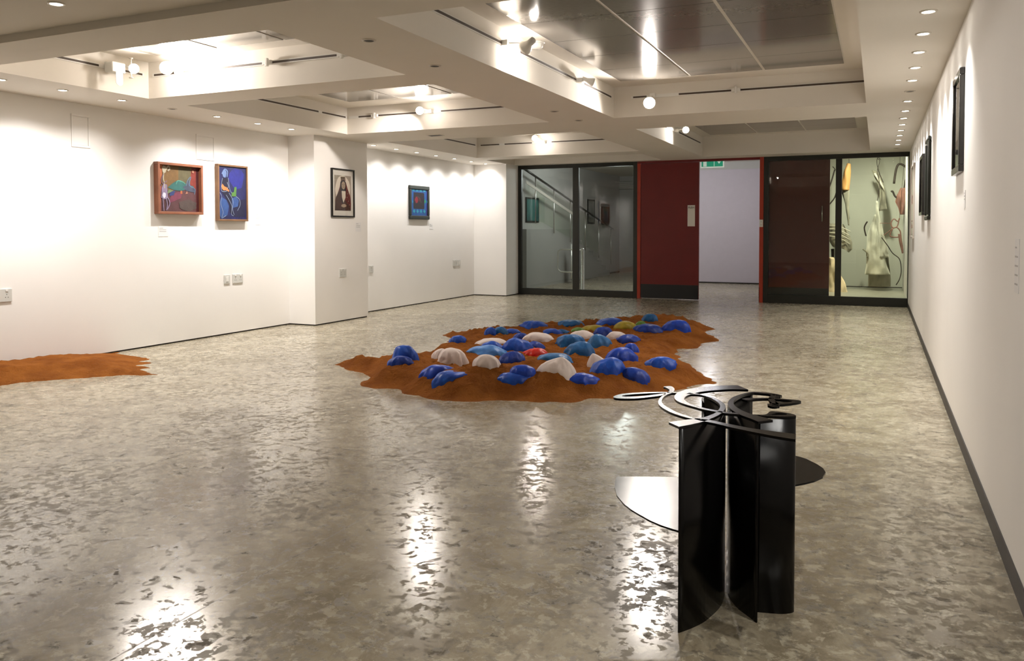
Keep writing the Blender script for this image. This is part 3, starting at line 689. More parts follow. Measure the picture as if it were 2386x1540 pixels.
# ------------------------------------------------------------------ pictures on the walls
def P(name, r, g, b_, var=0.25, sc=14): 
    k = 'paint_'+name
    if k not in M: M[k] = mat(k, tuple(c*(0.9 if min(r, g, b_) > 190 else 0.55) for c in L(r, g, b_)[:3])+(1,), 0.6, var=var, scale=sc, bump=0.15, bscale=80)
    return k
class Art:
    """painted sheet: real thin layers of paint on a board, u to the right and v up as the viewer sees it"""
    def __init__(s, x, sgn, y0, y1, z0, z1):   # sgn +1 faces +X (left wall), -1 faces -X
        s.x, s.s, s.y0, s.y1, s.z0, s.z1 = x, sgn, y0, y1, z0, z1; s.b = MB(); s.k = 0
    def pt(s, u, v):
        y = s.y0+(s.y1-s.y0)*u if s.s > 0 else s.y1-(s.y1-s.y0)*u
        return (s.x+s.s*s.k*0.00025, y, s.z0+(s.z1-s.z0)*v)
    def poly(s, m, pts): s.k += 1; s.b.face([s.pt(*p) for p in pts], m)
    def base(s, m): s.poly(m, [(0, 0), (1, 0), (1, 1), (0, 1)])
    def blob(s, m, u, v, ru, rv, n=14, j=0.12, rot=0, seed=0):
        rnd = random.Random(seed+s.k); c, q = math.cos(rot), math.sin(rot); P_ = []
        for i in range(n):
            a = 2*math.pi*i/n; r = 1+rnd.uniform(-j, j); x, y = ru*r*math.cos(a), rv*r*math.sin(a)
            P_.append((min(1, max(0, u+x*c-y*q)), min(1, max(0, v+x*q+y*c))))
        s.poly(m, P_)
    def stroke(s, m, pts, wd):
        s.k += 1; asp = (s.z1-s.z0)/(s.y1-s.y0); P_ = [Vector((p[0], p[1]*asp)) for p in pts]; Q = []
        for i in range(len(P_)-1):
            a, p, q, c = P_[max(i-1, 0)], P_[i], P_[i+1], P_[min(i+2, len(P_)-1)]
            for t_ in range(5):
                u = t_/5; Q.append(0.5*((2*p)+(q-a)*u+(2*a-5*p+4*q-c)*u*u+(3*p-a-3*q+c)*u**3))
        Q.append(P_[-1]); n = len(Q); l, r = [], []
        for i in range(n):
            d_ = (Q[min(i+1, n-1)]-Q[max(i-1, 0)]); d_ = d_.normalized() if d_.length > 1e-9 else Vector((1, 0)); nn = Vector((-d_.y, d_.x))*wd/2
            l.append(Q[i]+nn); r.append(Q[i]-nn)
        for i in range(n-1):
            s.b.face([s.pt(min(1, max(0, q.x)), min(1, max(0, q.y/asp))) for q in (l[i], l[i+1], r[i+1], r[i])], m)
    def build(s, parent, name='artwork'): return s.b.build(name, parent, recalc=False)
def frame(t, x, sgn, y0, y1, z0, z1, depth, wd, m, bevel=0.003):
    b = MB(); X = x+sgn*depth
    for a, c in (((y0, z0), (y1, z0+wd)), ((y0, z1-wd), (y1, z1)), ((y0, z0+wd), (y0+wd, z1-wd)), ((y1-wd, z0+wd), (y1, z1-wd))):
        b.box((x, a[0], a[1]), (X, c[0], c[1]), m)
    return b.build('frame', t, bevel)
wood1 = mat('reddish_wood_frame', L(146, 92, 66), 0.5, var=0.25, scale=6); wood2 = mat('brown_wood_frame', L(126, 92, 62), 0.5, var=0.3, scale=6)
blackfr = mat('black_frame', L(30, 27, 24), 0.2, var=0.15)
def hang(px_near, px_far, wallx, d, z0, z1, sgn=1, py=450):
    a = hx(px_near, py, wallx).y; c = hx(px_far, py, wallx+sgn*d).y; return a, c
# 1 reddish frame
y0, y1 = hang(358.5, 474, XL, 0.065, 0, 0); z0, z1 = 1.425, 1.985
t = thing('framed_painting', 'square painting of a white figure and teal shape in a deep reddish wood frame', 'painting', (XL, (y0+y1)/2, z0))
frame(t, XL, 1, y0, y1, z0, z1, 0.065, 0.028, wood1)
A = Art(XL+0.02, 1, y0+0.026, y1-0.026, z0+0.026, z1-0.026); A.base(P('umber', 112, 72, 74))
A.poly(P('ochre', 150, 112, 62), [(0.1, 0.45), (0.8, 0.5), (0.82, 1), (0.08, 1)]); A.poly(P('olive', 122, 112, 78), [(0.5, 0.55), (0.78, 0.6), (0.8, 0.98), (0.5, 1)])
A.poly(P('orange', 222, 128, 78), [(0, 0.55), (0.1, 0.6), (0.13, 1), (0, 1)]); A.poly(P('pink', 192, 102, 92), [(0, 0), (0.08, 0), (0.1, 0.55), (0, 0.5)])
A.poly(P('redpaint', 158, 62, 50), [(0.78, 0.55), (0.94, 0.5), (0.95, 0.95), (0.82, 0.98)]); A.poly(P('darkred', 96, 34, 36), [(0.92, 0), (1, 0), (1, 1), (0.93, 1)])
A.poly(P('plum', 150, 72, 96), [(0.26, 0.18), (0.55, 0.3), (0.6, 0.46), (0.34, 0.4)]); A.blob(P('greybrown', 104, 88, 82), 0.72, 0.15, 0.22, 0.13)
A.poly(P('teal', 64, 128, 122), [(0.24, 0.52), (0.36, 0.62), (0.46, 0.68), (0.6, 0.66), (0.72, 0.6), (0.86, 0.58), (0.9, 0.5), (0.72, 0.52), (0.58, 0.46), (0.4, 0.47)])
A.poly(P('slate', 88, 96, 116), [(0.6, 0.55), (0.7, 0.6), (0.74, 0.72), (0.8, 0.58), (0.92, 0.5), (0.88, 0.44), (0.68, 0.47)])
A.poly(P('bluep', 66, 84, 146), [(0.28, 0.34), (0.3, 0.44), (0.42, 0.46), (0.38, 0.36)]); A.poly(P('greenp', 142, 162, 112), [(0.22, 0.38), (0.26, 0.48), (0.38, 0.46), (0.28, 0.41)])
A.poly('paint_orange', [(0.54, 0.4), (0.59, 0.4), (0.58, 0.47), (0.54, 0.46)]); A.poly(P('peach', 214, 150, 120), [(0.66, 0.4), (0.72, 0.41), (0.7, 0.47)])
A.stroke(P('aqua', 108, 180, 158), [(0.44, 0.6), (0.48, 0.68), (0.6, 0.66), (0.66, 0.62)], 0.018); A.stroke(P('paleblue', 120, 146, 178), [(0.68, 0.58), (0.72, 0.7), (0.8, 0.78), (0.76, 0.6), (0.9, 0.52), (0.88, 0.4)], 0.014)
A.blob(P('cream', 232, 220, 190), 0.16, 0.9, 0.05, 0.08); A.stroke('paint_cream', [(0.2, 0.9), (0.26, 0.98), (0.29, 0.92), (0.24, 0.88)], 0.03)
A.poly(P('lilacp', 178, 158, 190), [(0.09, 0.36), (0.1, 0.5), (0.14, 0.6), (0.22, 0.58), (0.23, 0.42), (0.24, 0.3), (0.16, 0.26), (0.08, 0.3)])
A.stroke('paint_cream', [(0.15, 0.82), (0.14, 0.7), (0.16, 0.6), (0.17, 0.5)], 0.02); A.stroke(P('mauve', 150, 120, 132), [(0.14, 0.8), (0.1, 0.7), (0.12, 0.6), (0.22, 0.66)], 0.02)
for pp_ in ([(0.12, 0.3), (0.13, 0.15), (0.14, 0.02)], [(0.2, 0.3), (0.22, 0.15), (0.2, 0.03)], [(0.24, 0.3), (0.28, 0.18), (0.22, 0.05)]): A.stroke('paint_lilacp', pp_, 0.02)
A.blob(P('white', 226, 222, 236), 0.15, 0.35, 0.04, 0.06); A.blob('paint_peach', 0.85, 0.9, 0.025, 0.03)
A.build(t)
# 2 blue painting
y0, y1 = hang(501, 578.5, XL, 0.05, 0, 0); z0, z1 = 1.357, 2.027
t = thing('framed_painting', 'tall dark blue painting of a seated outlined figure in a brown wood frame', 'painting', (XL, (y0+y1)/2, z0))
frame(t, XL, 1, y0, y1, z0, z1, 0.05, 0.022, wood2)
A = Art(XL+0.035, 1, y0+0.02, y1-0.02, z0+0.02, z1-0.02); A.base(P('navy', 40, 42, 104, 0.35, 9))
A.blob(P('ultra', 44, 48, 150), 0.65, 0.78, 0.28, 0.2); A.poly(P('navy2', 34, 34, 74), [(0.5, 0.05), (0.96, 0.05), (0.98, 0.4), (0.55, 0.35)])
A.poly(P('steelblue', 62, 98, 164), [(0.02, 0.08), (0.1, 0.0), (0.3, 0.08), (0.36, 0.25), (0.28, 0.36), (0.1, 0.42), (0.02, 0.3)])
A.poly('paint_steelblue', [(0.42, 0.38), (0.62, 0.44), (0.72, 0.36), (0.68, 0.25), (0.5, 0.22)])
A.poly(P('ink', 26, 24, 58), [(0.12, 0.5), (0.1, 0.7), (0.16, 0.78), (0.34, 0.78), (0.36, 0.66), (0.38, 0.5), (0.46, 0.38), (0.5, 0.1), (0.4, 0.12), (0.36, 0.3), (0.2, 0.44)])
A.blob(P('face', 132, 158, 208), 0.21, 0.86, 0.07, 0.075); A.stroke('paint_face', [(0.12, 0.85), (0.22, 0.94), (0.32, 0.9), (0.3, 0.8)], 0.03)
A.poly(P('guitar', 236, 150, 84), [(0.1, 0.62), (0.13, 0.67), (0.2, 0.62), (0.3, 0.6), (0.38, 0.54), (0.36, 0.52), (0.26, 0.55), (0.18, 0.54), (0.12, 0.57)])
A.poly(P('leaf', 96, 146, 70), [(0.45, 0.44), (0.46, 0.51), (0.54, 0.52), (0.56, 0.62), (0.64, 0.62), (0.62, 0.44)])
for pts in ([(0.14, 0.77), (0.1, 0.66), (0.1, 0.54), (0.2, 0.52), (0.3, 0.54)], [(0.34, 0.78), (0.36, 0.68), (0.4, 0.56), (0.46, 0.5)], [(0.26, 0.46), (0.4, 0.33), (0.46, 0.24), (0.44, 0.1), (0.52, 0.07)], [(0.36, 0.5), (0.5, 0.36), (0.48, 0.2), (0.54, 0.09)], [(0.62, 0.44), (0.74, 0.38), (0.76, 0.28), (0.66, 0.17)], [(0.04, 0.5), (0.1, 0.42), (0.06, 0.3), (0.14, 0.14), (0.1, 0.03), (0.24, 0.07)], [(0.3, 0.7), (0.34, 0.62), (0.3, 0.58)]):
    A.stroke(P('outline', 170, 186, 214, 0.1), pts, 0.012)
for k in range(5): A.stroke('paint_ultra', [(0.45+k*0.1, 0.01), (0.47+k*0.1, 0.05)], 0.012)
A.build(t)
# 3 portrait
y0, y1 = hang(770, 827, XP, 0.03, 0, 0); z0, z1 = 1.423, 2.08
t = thing('framed_portrait', 'portrait print of a veiled woman in a tall hat, black frame, on the pillar', 'portrait', (XP, (y0+y1)/2, z0))
frame(t, XP, 1, y0, y1, z0, z1, 0.03, 0.02, blackfr)
A = Art(XP+0.012, 1, y0+0.018, y1-0.018, z0+0.018, z1-0.018); A.base(P('mount', 236, 230, 218, 0.03)); A.k = 1
A2 = Art(XP+0.0135, 1, y0+0.07, y1-0.07, z0+0.09, z1-0.09); A2.base(P('sepia', 214, 196, 176, 0.2, 5)); A2.blob(P('glow', 236, 222, 204, 0.06), 0.5, 0.6, 0.46, 0.4, 20, 0.03)
A2.poly(P('veil', 150, 56, 44, 0.5, 30), [(0.36, 0.82), (0.5, 0.9), (0.68, 0.82), (0.8, 0.62), (0.96, 0.4), (1, 0.2), (0.97, 0), (0.05, 0), (0.04, 0.3), (0.2, 0.5), (0.32, 0.68)])
A2.poly(P('hair', 46, 30, 26), [(0.36, 0.8), (0.42, 0.87), (0.6, 0.87), (0.68, 0.8), (0.7, 0.55), (0.62, 0.42), (0.6, 0.2), (0.42, 0.2), (0.4, 0.45), (0.33, 0.6)])
A2.poly(P('brownveil', 104, 64, 44, 0.5, 30), [(0.3, 0.6), (0.36, 0.5), (0.4, 0.2), (0.3, 0), (0.02, 0), (0.06, 0.35)]); A2.poly('paint_brownveil', [(0.66, 0.3), (0.9, 0.12), (0.98, 0), (0.3, 0), (0.4, 0.16)])
A2.poly(P('shirt', 228, 214, 192, 0.05), [(0.42, 0.56), (0.66, 0.56), (0.66, 0.38), (0.52, 0.22), (0.44, 0.38)])
A2.blob(P('skin', 220, 192, 160, 0.08), 0.53, 0.72, 0.12, 0.115, 16, 0.02); A2.poly(P('fez', 150, 112, 88, 0.4, 40), [(0.38, 0.84), (0.36, 0.96), (0.64, 0.97), (0.66, 0.84), (0.52, 0.87)])
for u in (0.48, 0.58): A2.blob('paint_hair', u, 0.745, 0.022, 0.008, 8, 0); 
A2.blob('paint_redpaint', 0.53, 0.66, 0.025, 0.008, 8, 0); A2.stroke('paint_brownveil', [(0.53, 0.74), (0.54, 0.7), (0.52, 0.69)], 0.008)
A2.blob('paint_skin', 0.54, 0.14, 0.16, 0.05, 14, 0.08); 
for k in range(14):
    rnd = random.Random(k); A2.blob(('paint_ochre', 'paint_redpaint', 'paint_cream')[k % 3], 0.78+rnd.uniform(-0.1, 0.12), 0.1+k*0.035, 0.02, 0.012, 7, 0.3)
A.build(t, 'mount'); A2.build(t, 'artwork')
MB().box((XP+0.022, y0+0.015, z0+0.015), (XP+0.024, y1-0.015, z1-0.015), 'glass_p').build('glass', t)
# 4 blue patterned
y0, y1 = hang(951, 1001, XL2, 0.03, 0, 0); z0, z1 = 1.425, 1.985
t = thing('framed_picture', 'bright blue picture with diamonds round a dark centre, black frame, beyond the pillar', 'painting', (XL2, (y0+y1)/2, z0))
frame(t, XL2, 1, y0, y1, z0, z1, 0.035, 0.062, mat('dark_green_black_frame', L(34, 38, 30), 0.4, var=0.2), 0.01)
A = Art(XL2+0.02, 1, y0+0.06, y1-0.06, z0+0.06, z1-0.06); A.base(P('cobalt', 44, 110, 196, 0.2, 12))
A.poly(P('violet', 80, 50, 150), [(0.93, 0), (1, 0), (1, 1), (0.96, 1)]); A.poly(P('night', 46, 34, 50, 0.3), [(0.13, 0.3), (0.16, 0.26), (0.76, 0.26), (0.8, 0.3), (0.8, 0.84), (0.76, 0.88), (0.14, 0.88)])
A.blob(P('crimson', 176, 40, 60), 0.32, 0.6, 0.1, 0.12); A.blob('paint_darkred', 0.5, 0.62, 0.08, 0.08); A.stroke('paint_greybrown', [(0.36, 0.72), (0.5, 0.68), (0.6, 0.5)], 0.02)
for k in range(4):
    u = 0.17+k*0.21; A.poly(P('cyan', 60, 190, 222, 0.1), [(u-0.075, 0.17), (u, 0.09), (u+0.075, 0.17), (u, 0.25)]); A.blob('paint_cyan', 0.14+k*0.22, 0.955, 0.08, 0.04, 9, 0.2)
A.poly(P('mint', 60, 200, 120), [(0.8, 0.46), (0.9, 0.55), (0.82, 0.66)]); A.blob('paint_cyan', 0.97, 0.55, 0.02, 0.06); A.blob('paint_cyan', 0.08, 0.52, 0.02, 0.05)
A.build(t)
# right wall frames
grey_print = mat('dark_grey_print', L(92, 92, 90), 0.5, var=0.5, scale=3, col2=L(40, 40, 40))
def rframe(y0, y1, z0, z1, d, wd, fm, label, art, bev=0.004, cat='framed picture'):
    t = thing('framed_picture', label, cat, (XR, (y0+y1)/2, z0))
    frame(t, XR, -1, y0, y1, z0, z1, d, wd, fm, bev)
    A = Art(XR-0.008, -1, y0+wd*0.8, y1-wd*0.8, z0+wd*0.8, z1-wd*0.8); A.base(art); 
    if cat == 'framed picture': A.blob(P('printdark', 60, 58, 54), 0.5, 0.45, 0.25, 0.3); A.blob(P('printlight', 140, 136, 126), 0.45, 0.25, 0.14, 0.12)
    A.build(t)
    MB().box((XR-0.016, y0+wd*0.7, z0+wd*0.7), (XR-0.018, y1-wd*0.7, z1-wd*0.7), 'glass_p').build('glass', t)
    return t
rframe(5.35, 5.85, 1.585, 2.185, 0.028, 0.04, blackfr, 'glossy black framed picture, nearest and highest on the right wall', mat('grey_reflection_print', L(120, 118, 116), 0.08, var=0.2, scale=2), cat='mirror-like picture')  # grey base colour carries the pale reflection in this picture's glass
rframe(8.55, 9.07, 1.335, 2.13, 0.03, 0.045, mat('dark_green_frame', L(34, 38, 32), 0.3), 'rounded dark framed picture, nearer of the close pair on the right wall', grey_print, 0.015)
rframe(9.62, 10.25, 1.40, 2.05, 0.03, 0.035, blackfr, 'thin dark framed picture half hidden behind the nearer of the close pair', grey_print)
rframe(12.2, 12.95, 1.12, 2.15, 0.025, 0.035, mat('pale_wood_frame', L(196, 186, 174), 0.5), 'large pale framed pinkish picture, farthest on the right wall', mat('pink_grey_print', L(172, 146, 134), 0.6, var=0.35, scale=2, col2=L(120, 106, 96)))

# ------------------------------------------------------------------ captions, sockets, access panels
M['caption'] = mat('caption_card', L(232, 230, 228), 0.6); M['ink'] = mat('caption_ink', L(178, 174, 172), 0.7)
def caption(x, sgn, y, z, w, h, label, lines=3):
    t = thing('caption_label', label, 'wall label', (x, y, z-h/2))
    MB().box((x, y-w/2, z-h/2), (x+sgn*0.0025, y+w/2, z+h/2), 'caption').build('card', t)
    b = MB()
    for k in range(lines):
        zz = z+h*0.34-k*h*0.17; ww = w*(0.38 if k == 0 else 0.7)
        ya, yb_ = (y-w*0.4, y-w*0.4+ww) if sgn > 0 else (y+w*0.4-ww, y+w*0.4)
        b.box((x+sgn*0.0023, ya, zz-0.003), (x+sgn*0.0032, yb_, zz+0.003), 'ink')
    b.build('printed_lines', t)
caption(XL, 1, 6.46, 1.235, 0.13, 0.11, 'small white caption card under the reddish framed painting')
caption(XL, 1, 7.94, 1.39, 0.10, 0.15, 'small white caption card right of the tall blue painting')
caption(XP, 1, 9.49, 1.29, 0.13, 0.13, 'small white caption card under the portrait on the pillar')
caption(XL2, 1, 12.15, 1.31, 0.12, 0.10, 'small white caption card under the blue diamond picture')
caption(XR, -1, 3.32, 1.12, 0.09, 0.19, 'small printed caption nearest the viewer on the right wall', 5)
caption(XR, -1, 5.25, 1.42, 0.07, 0.10, 'small printed caption below the nearest frame on the right wall', 3)
def socket(x, y0, y1, z0, z1, label, kind):
    t = thing('wall_socket' if kind != 'switch' else 'switch_plate', label, 'wall socket' if kind != 'switch' else 'switch plate', (x, (y0+y1)/2, z0))
    MB().box((x, y0, z0), (x+0.010, y1, z1), 'grey_plastic').build('plate', t, 0.002)
    n = 2 if (y1-y0) > 0.12 else 1
    for k in range(n):
        cy = y0+(y1-y0)*(k+0.5)/n; cz = (z0+z1)/2
        if kind == 'switch': MB().box((x+0.009, cy-0.02, cz-0.03), (x+0.013, cy+0.02, cz+0.03), 'white_plastic').build('rocker', t, 0.001); continue
        MB().box((x+0.009, cy-0.012, z1-0.024), (x+0.014, cy+0.012, z1-0.008), 'white_plastic').build('rocker', t, 0.001)
        for dy, dz, nm in ((0, 0.008, 1), (-0.012, -0.018, 2), (0.012, -0.018, 3)):
            MB().box((x+0.0095, cy+dy-0.003, cz+dz-0.003), (x+0.0108, cy+dy+0.003, cz+dz+0.003), 'dark').build('pin_hole', t)
socket(XL, 4.56, 4.755, 0.614, 0.728, 'double socket low on the left wall at the left edge, above the small sand pile', 'socket')
socket(XL, 7.345, 7.44, 0.611, 0.714, 'single plate low on the left wall, left of the double socket below the blue painting', 'switch')
socket(XL, 7.485, 7.655, 0.609, 0.716, 'double socket low on the left wall below the blue painting', 'socket')
socket(XP, 9.035, 9.19, 0.604, 0.718, 'square socket plate low on the pillar face below the portrait', 'socket')
socket(XL2, 10.27, 10.38, 0.598, 0.708, 'single socket on the far left wall just beyond the pillar edge', 'socket')
socket(XL2, 12.935, 13.08, 0.592, 0.699, 'wider plate of the pair low near the far left corner', 'socket')
socket(XL2, 13.115, 13.21, 0.588, 0.693, 'narrower plate of the pair low near the far left corner', 'switch')
for ya, yb_, za, zb, lab in ((5.376, 5.58, 2.055, 2.375, 'white access panel high on the left wall, nearer one'), (6.94, 7.225, 2.055, 2.345, 'white access panel high on the left wall, above the gap between two paintings')):
    t = thing('access_panel', lab, 'access panel', (XL, (ya+yb_)/2, za))
    frame(t, XL, 1, ya, yb_, za, zb, 0.008, 0.022, 'wall', 0.003)
    MB().box((XL, ya+0.024, za+0.024), (XL+0.004, yb_-0.024, zb-0.024), 'wall').build('panel_door', t, 0.001)
# ------------------------------------------------------------------ sand
def sand_heap(name, outline, cell, hfun, label):
    P_ = np.array([(p[0], p[1]) for p in outline]); x0, y0 = P_.min(0)-(0.0 if name == 'sand_pile' else 0.05); x1, y1 = P_.max(0)+0.05
    nx, ny = int((x1-x0)/cell)+1, int((y1-y0)/cell)+1
    X, Y = np.meshgrid(x0+np.arange(nx)*cell, y0+np.arange(ny)*cell, indexing='ij')
    def sdist(px, py):
        d = np.full(px.shape, 1e9); ins = np.zeros(px.shape, bool)
        for i in range(len(P_)):
            a, b = P_[i], P_[(i+1) % len(P_)]; e = b-a; L2 = max(1e-12, (e*e).sum())
            t_ = np.clip(((px-a[0])*e[0]+(py-a[1])*e[1])/L2, 0, 1)
            d = np.minimum(d, np.hypot(px-a[0]-e[0]*t_, py-a[1]-e[1]*t_))
            c = ((a[1] > py) != (b[1] > py)); xi = a[0]+(py-a[1])*(e[0])/(e[1] if abs(e[1]) > 1e-9 else 1e-9); ins ^= c & (px < xi)
        return np.where(ins, d, -d)
    D = sdist(X, Y)
    Z = np.zeros(X.shape)
    for i in range(nx):
        for j in range(ny):
            Z[i, j] = hfun(float(X[i, j]), float(Y[i, j]), float(D[i, j])) if D[i, j] > -0.12 else -0.05
    b = bmesh.new(); V = {}
    def v(i, j):
        if (i, j) not in V: V[(i, j)] = b.verts.new((X[i, j], Y[i, j], max(Z[i, j], -0.004)))
        return V[(i, j)]
    for i in range(nx-1):
        for j in range(ny-1):
            if max(Z[i, j], Z[i+1, j], Z[i+1, j+1], Z[i, j+1]) > 0.0:
                f = b.faces.new((v(i, j), v(i+1, j), v(i+1, j+1), v(i, j+1))); f.smooth = True
    me = bpy.data.meshes.new(name); b.to_mesh(me); b.free(); me.materials.append(M['sand'])
    o = bpy.data.objects.new(name, me); C.objects.link(o); tag(o, label, 'sand', kind='stuff')
    def height(x, y):
        i = min(max((x-x0)/cell, 0), nx-1.001); j = min(max((y-y0)/cell, 0), ny-1.001); a, c = int(i), int(j); u, w_ = i-a, j-c
        return max(0.0, Z[a, c]*(1-u)*(1-w_)+Z[a+1, c]*u*(1-w_)+Z[a, c+1]*(1-u)*w_+Z[a+1, c+1]*u*w_)
    return o, height
def n2(x, y, s, o=0): return noise.noise(Vector((x*s+o, y*s-o, o)))
BIG = [(774,850,0),(800,858,0),(845,872,0),(862,880,0),(842,890,0),(834,900,0),(870,905,0),(925,906,0),(940,916,0),(985,929,0),(1040,935,0),(1110,937,0),(1160,931,0),(1200,934,0),(1250,938,0),(1320,938,0),(1380,931,0),(1440,930,0),(1500,925,0),(1560,914,0),(1610,902,0),(1660,896,0),(1674,892,0),(1642,878,0),(1628,862,0),(1600,846,0),(1575,826,0),(1580,814,0),(1630,811,0),(1640,801,0),(1677,795,0),(1662,783,0),(1636,776,0),(1664,768,0),(1655,760,0),(1616,748,.05),(1570,737,.08),(1500,731,.12),(1440,732,.12),(1380,738,.1),(1310,743,.1),(1250,746,.1),(1225,752,.08),(1180,756,.1),(1130,757,.1),(1080,757,.12),(1052,766,.05),(1028,782,0),(1050,787,.0),(1040,794,.05),(1000,803,.08),(960,812,.1),(935,818,.06),(900,823,.1),(870,825,.1),(845,828,.08),(815,840,0)]
big = [hz(*p) for p in BIG]
MOUND = [(hz(1085, 775), 0.13, 0.30), (hz(868, 850), 0.10, 0.28), (hz(930, 880), 0.10, 0.30), (hz(1000, 905), 0.07, 0.3), (hz(1180, 912), 0.08, 0.35), (hz(1100, 918), 0.06, 0.3), (hz(1320, 915), 0.07, 0.35), (hz(1480, 905), 0.06, 0.3), (hz(1600, 880), 0.05, 0.3),
         (hz(1010, 822), 0.06, 0.25), (hz(1560, 760), 0.05, 0.3), (hz(1600, 785), 0.05, 0.35), (hz(1470, 745), 0.05, 0.3), (hz(1580, 850), 0.05, 0.25), (hz(960, 815), 0.05, 0.2)]
def bigh(x, y, d):
    dd = d+0.05*n2(x, y, 5, 1)+0.02*n2(x, y, 17, 4)
    if dd < 0: return -0.01
    s = min(dd/0.36, 1); s = s*s*(3-2*s)*0.75+0.25*min(dd/0.15, 1)
    h = 0.095*s
    for p, a, r in MOUND:
        q = ((x-p.x)**2+(y-p.y)**2)/(r*r)
        if q < 4: h += a*math.exp(-q*1.6)*s
    h += s*(0.03*n2(x, y, 2.4, 7)+0.026*n2(x, y, 5.5, 3)+0.034*abs(n2(x, y, 11, 2))+0.03*max(0, n2(x, y, 24, 5)))
    return h-0.003
_, sand_h = sand_heap('sand_bed', big, 0.02, bigh, 'wide bed of orange sand in the middle of the floor holding the bags')
SM = [(-90,925,0),(0,898,0),(80,888,0),(200,880,0),(270,876,0),(300,875,0),(372,873,0),(335,866,0),(322,860,0),(350,858,0),(325,851,0),(352,846,0),(330,842,0),(354,838,0),(352,833,0),(300,829,0),(260,826,0)]
small = [hz(*p) for p in SM]+[Vector((XL+0.012, 5.9, 0)), Vector((XL+0.012, 3.4, 0))]
def smallh(x, y, d):
    back = x-XL                      # depth grows from the wall, so the wall edge stays high
    dd = d if back > 0.5 else min(d+0.5-back, 1.0) if d > 0 else d
    dd += 0.05*n2(x, y, 7, 1)
    if dd < 0 or x < XL+0.004: return -0.01
    s = min(dd/0.35, 1); e_ = min(1, max(0, (5.75-y)/0.7)); 
    return (0.085*s+0.02*n2(x, y, 5, 2)*s+0.018*abs(n2(x, y, 14, 3))+0.01*max(0, n2(x, y, 34, 4)))*(0.12+0.88*e_)-0.002
sand_heap('sand_pile', small, 0.025, smallh, 'small low pile of orange sand spilling from the left wall')

# ------------------------------------------------------------------ bags
def bagmat(name, col, dark): 
    return mat(name, col, 0.40, 0, col2=dark, scale=14, bump=0.6, bscale=18, spec=0.35)
BC = {'b': bagmat('blue_bag_plastic', L(28, 84, 186), L(22, 62, 158)), 'd': bagmat('deep_blue_bag_plastic', L(20, 60, 156), L(22, 46, 128)), 'v': bagmat('violet_blue_bag_plastic', L(26, 72, 190), L(22, 56, 156)),
      'c': bagmat('light_blue_bag_plastic', L(82, 140, 206), L(62, 116, 188)), 't': bagmat('teal_blue_bag_plastic', L(28, 98, 158), L(26, 80, 134)), 's': bagmat('slate_blue_bag_plastic', L(52, 112, 170), L(44, 98, 150)),
      'w': mat('white_bag_plastic', L(218, 204, 198), 0.5, var=0.06, scale=10, bump=0.25, bscale=24, spec=0.3),
      'y': bagmat('yellow_bag_plastic', L(178, 156, 44), L(150, 136, 46)), 'g': bagmat('green_bag_plastic', L(104, 148, 62), L(84, 122, 52)), 'r': bagmat('red_bag_plastic', L(214, 38, 18), L(176, 24, 14))}
def bag(x0, y0, x1, y1, col, label, ap=0.5, pw=1.0, jag=0.05, seed=0, group=None):
    """half buried plastic bag: lopsided dome with folds gathered to its top; ap = where along its width it peaks"""
    cx = (x0+x1)/2; z = 0.24
    while z > 0.02:                       # walk down the line of sight until it meets the sand
        fp = hz(cx, y1-1, z)
        if sand_h(fp.x, fp.y) >= z: break
        z -= 0.003
    dist = (fp-CAM).dot(_f); W = (x1-x0)/F_PX*dist; D = W*0.62 if W < 0.45 else W*0.5
    d = Vector((fp.x, fp.y, 0)).normalized(); side = Vector((d.y, -d.x, 0)); c0 = fp+d*D*0.5; z = max(z, 0.7*z+0.3*sand_h(c0.x, c0.y))
    apx = x0+(x1-x0)*ap; top = hit(apx, y0, 1, c0.y); H = min(max(0.05, top.z-z), 0.46*W+0.02)
    c0.z = z; b = bmesh.new(); nr, ns = 15, 44; sd = seed*3.7+x0*0.13; rows = []
    ax = (ap-0.5)*W*0.75
    for i in range(nr+1):
        f = i/nr; a = f*math.pi/2; row = []
        for j in range(ns):
            th = 2*math.pi*j/ns
            rr = math.cos(a)**(pw*1.08) if f < 1 else 0
            zz = math.sin(a)**(1.1 if pw < 1.1 else 1.0*pw)
            fold = noise.noise(Vector((math.cos(th)*2.2+sd, math.sin(th)*2.2, f*1.3+sd)))*0.20+abs(noise.noise(Vector((math.cos(th)*4+sd, math.sin(th)*4, f*2))))*0.26-0.05
            rr *= 1+fold*(0.5+0.5*(1-f))
            px_ = math.cos(th)*rr*W*0.5*1.02+ax*f; py_ = math.sin(th)*rr*D*0.5
            q = c0+side*px_+d*py_; cr = 1+0.16*noise.noise(Vector((px_*8+sd, py_*8, 4)))-0.30*abs(noise.noise(Vector((px_*13+sd, py_*13, 9))))*(1-f)
            hh = z+(sand_h(q.x, q.y)-z)*0.85
            q.z = (hh-(0.012 if i == 0 else 0))*(1-zz)+(z+H)*zz if i == 0 else hh*(1-zz)+z*zz+H*zz*(cr if f < 1 else 1)
            row.append(q)
        rows.append(row)
    VV = [[b.verts.new(p-c0) for p in r] for r in rows[:-1]]; tp = b.verts.new(sum(rows[-1], Vector())/ns-c0)
    for i in range(nr-1):
        for j in range(ns):
            fc = b.faces.new((VV[i][j], VV[i][(j+1) % ns], VV[i+1][(j+1) % ns], VV[i+1][j])); fc.smooth = True
    for j in range(ns):
        fc = b.faces.new((VV[-1][j], VV[-1][(j+1) % ns], tp)); fc.smooth = True
    me = bpy.data.meshes.new('plastic_bag'); b.to_mesh(me); b.free(); me.materials.append(BC[col])
    o = bpy.data.objects.new('plastic_bag', me); C.objects.link(o); o.location = c0
    return tag(o, label, 'plastic bag', 'plastic bags of sand in the sand bed')
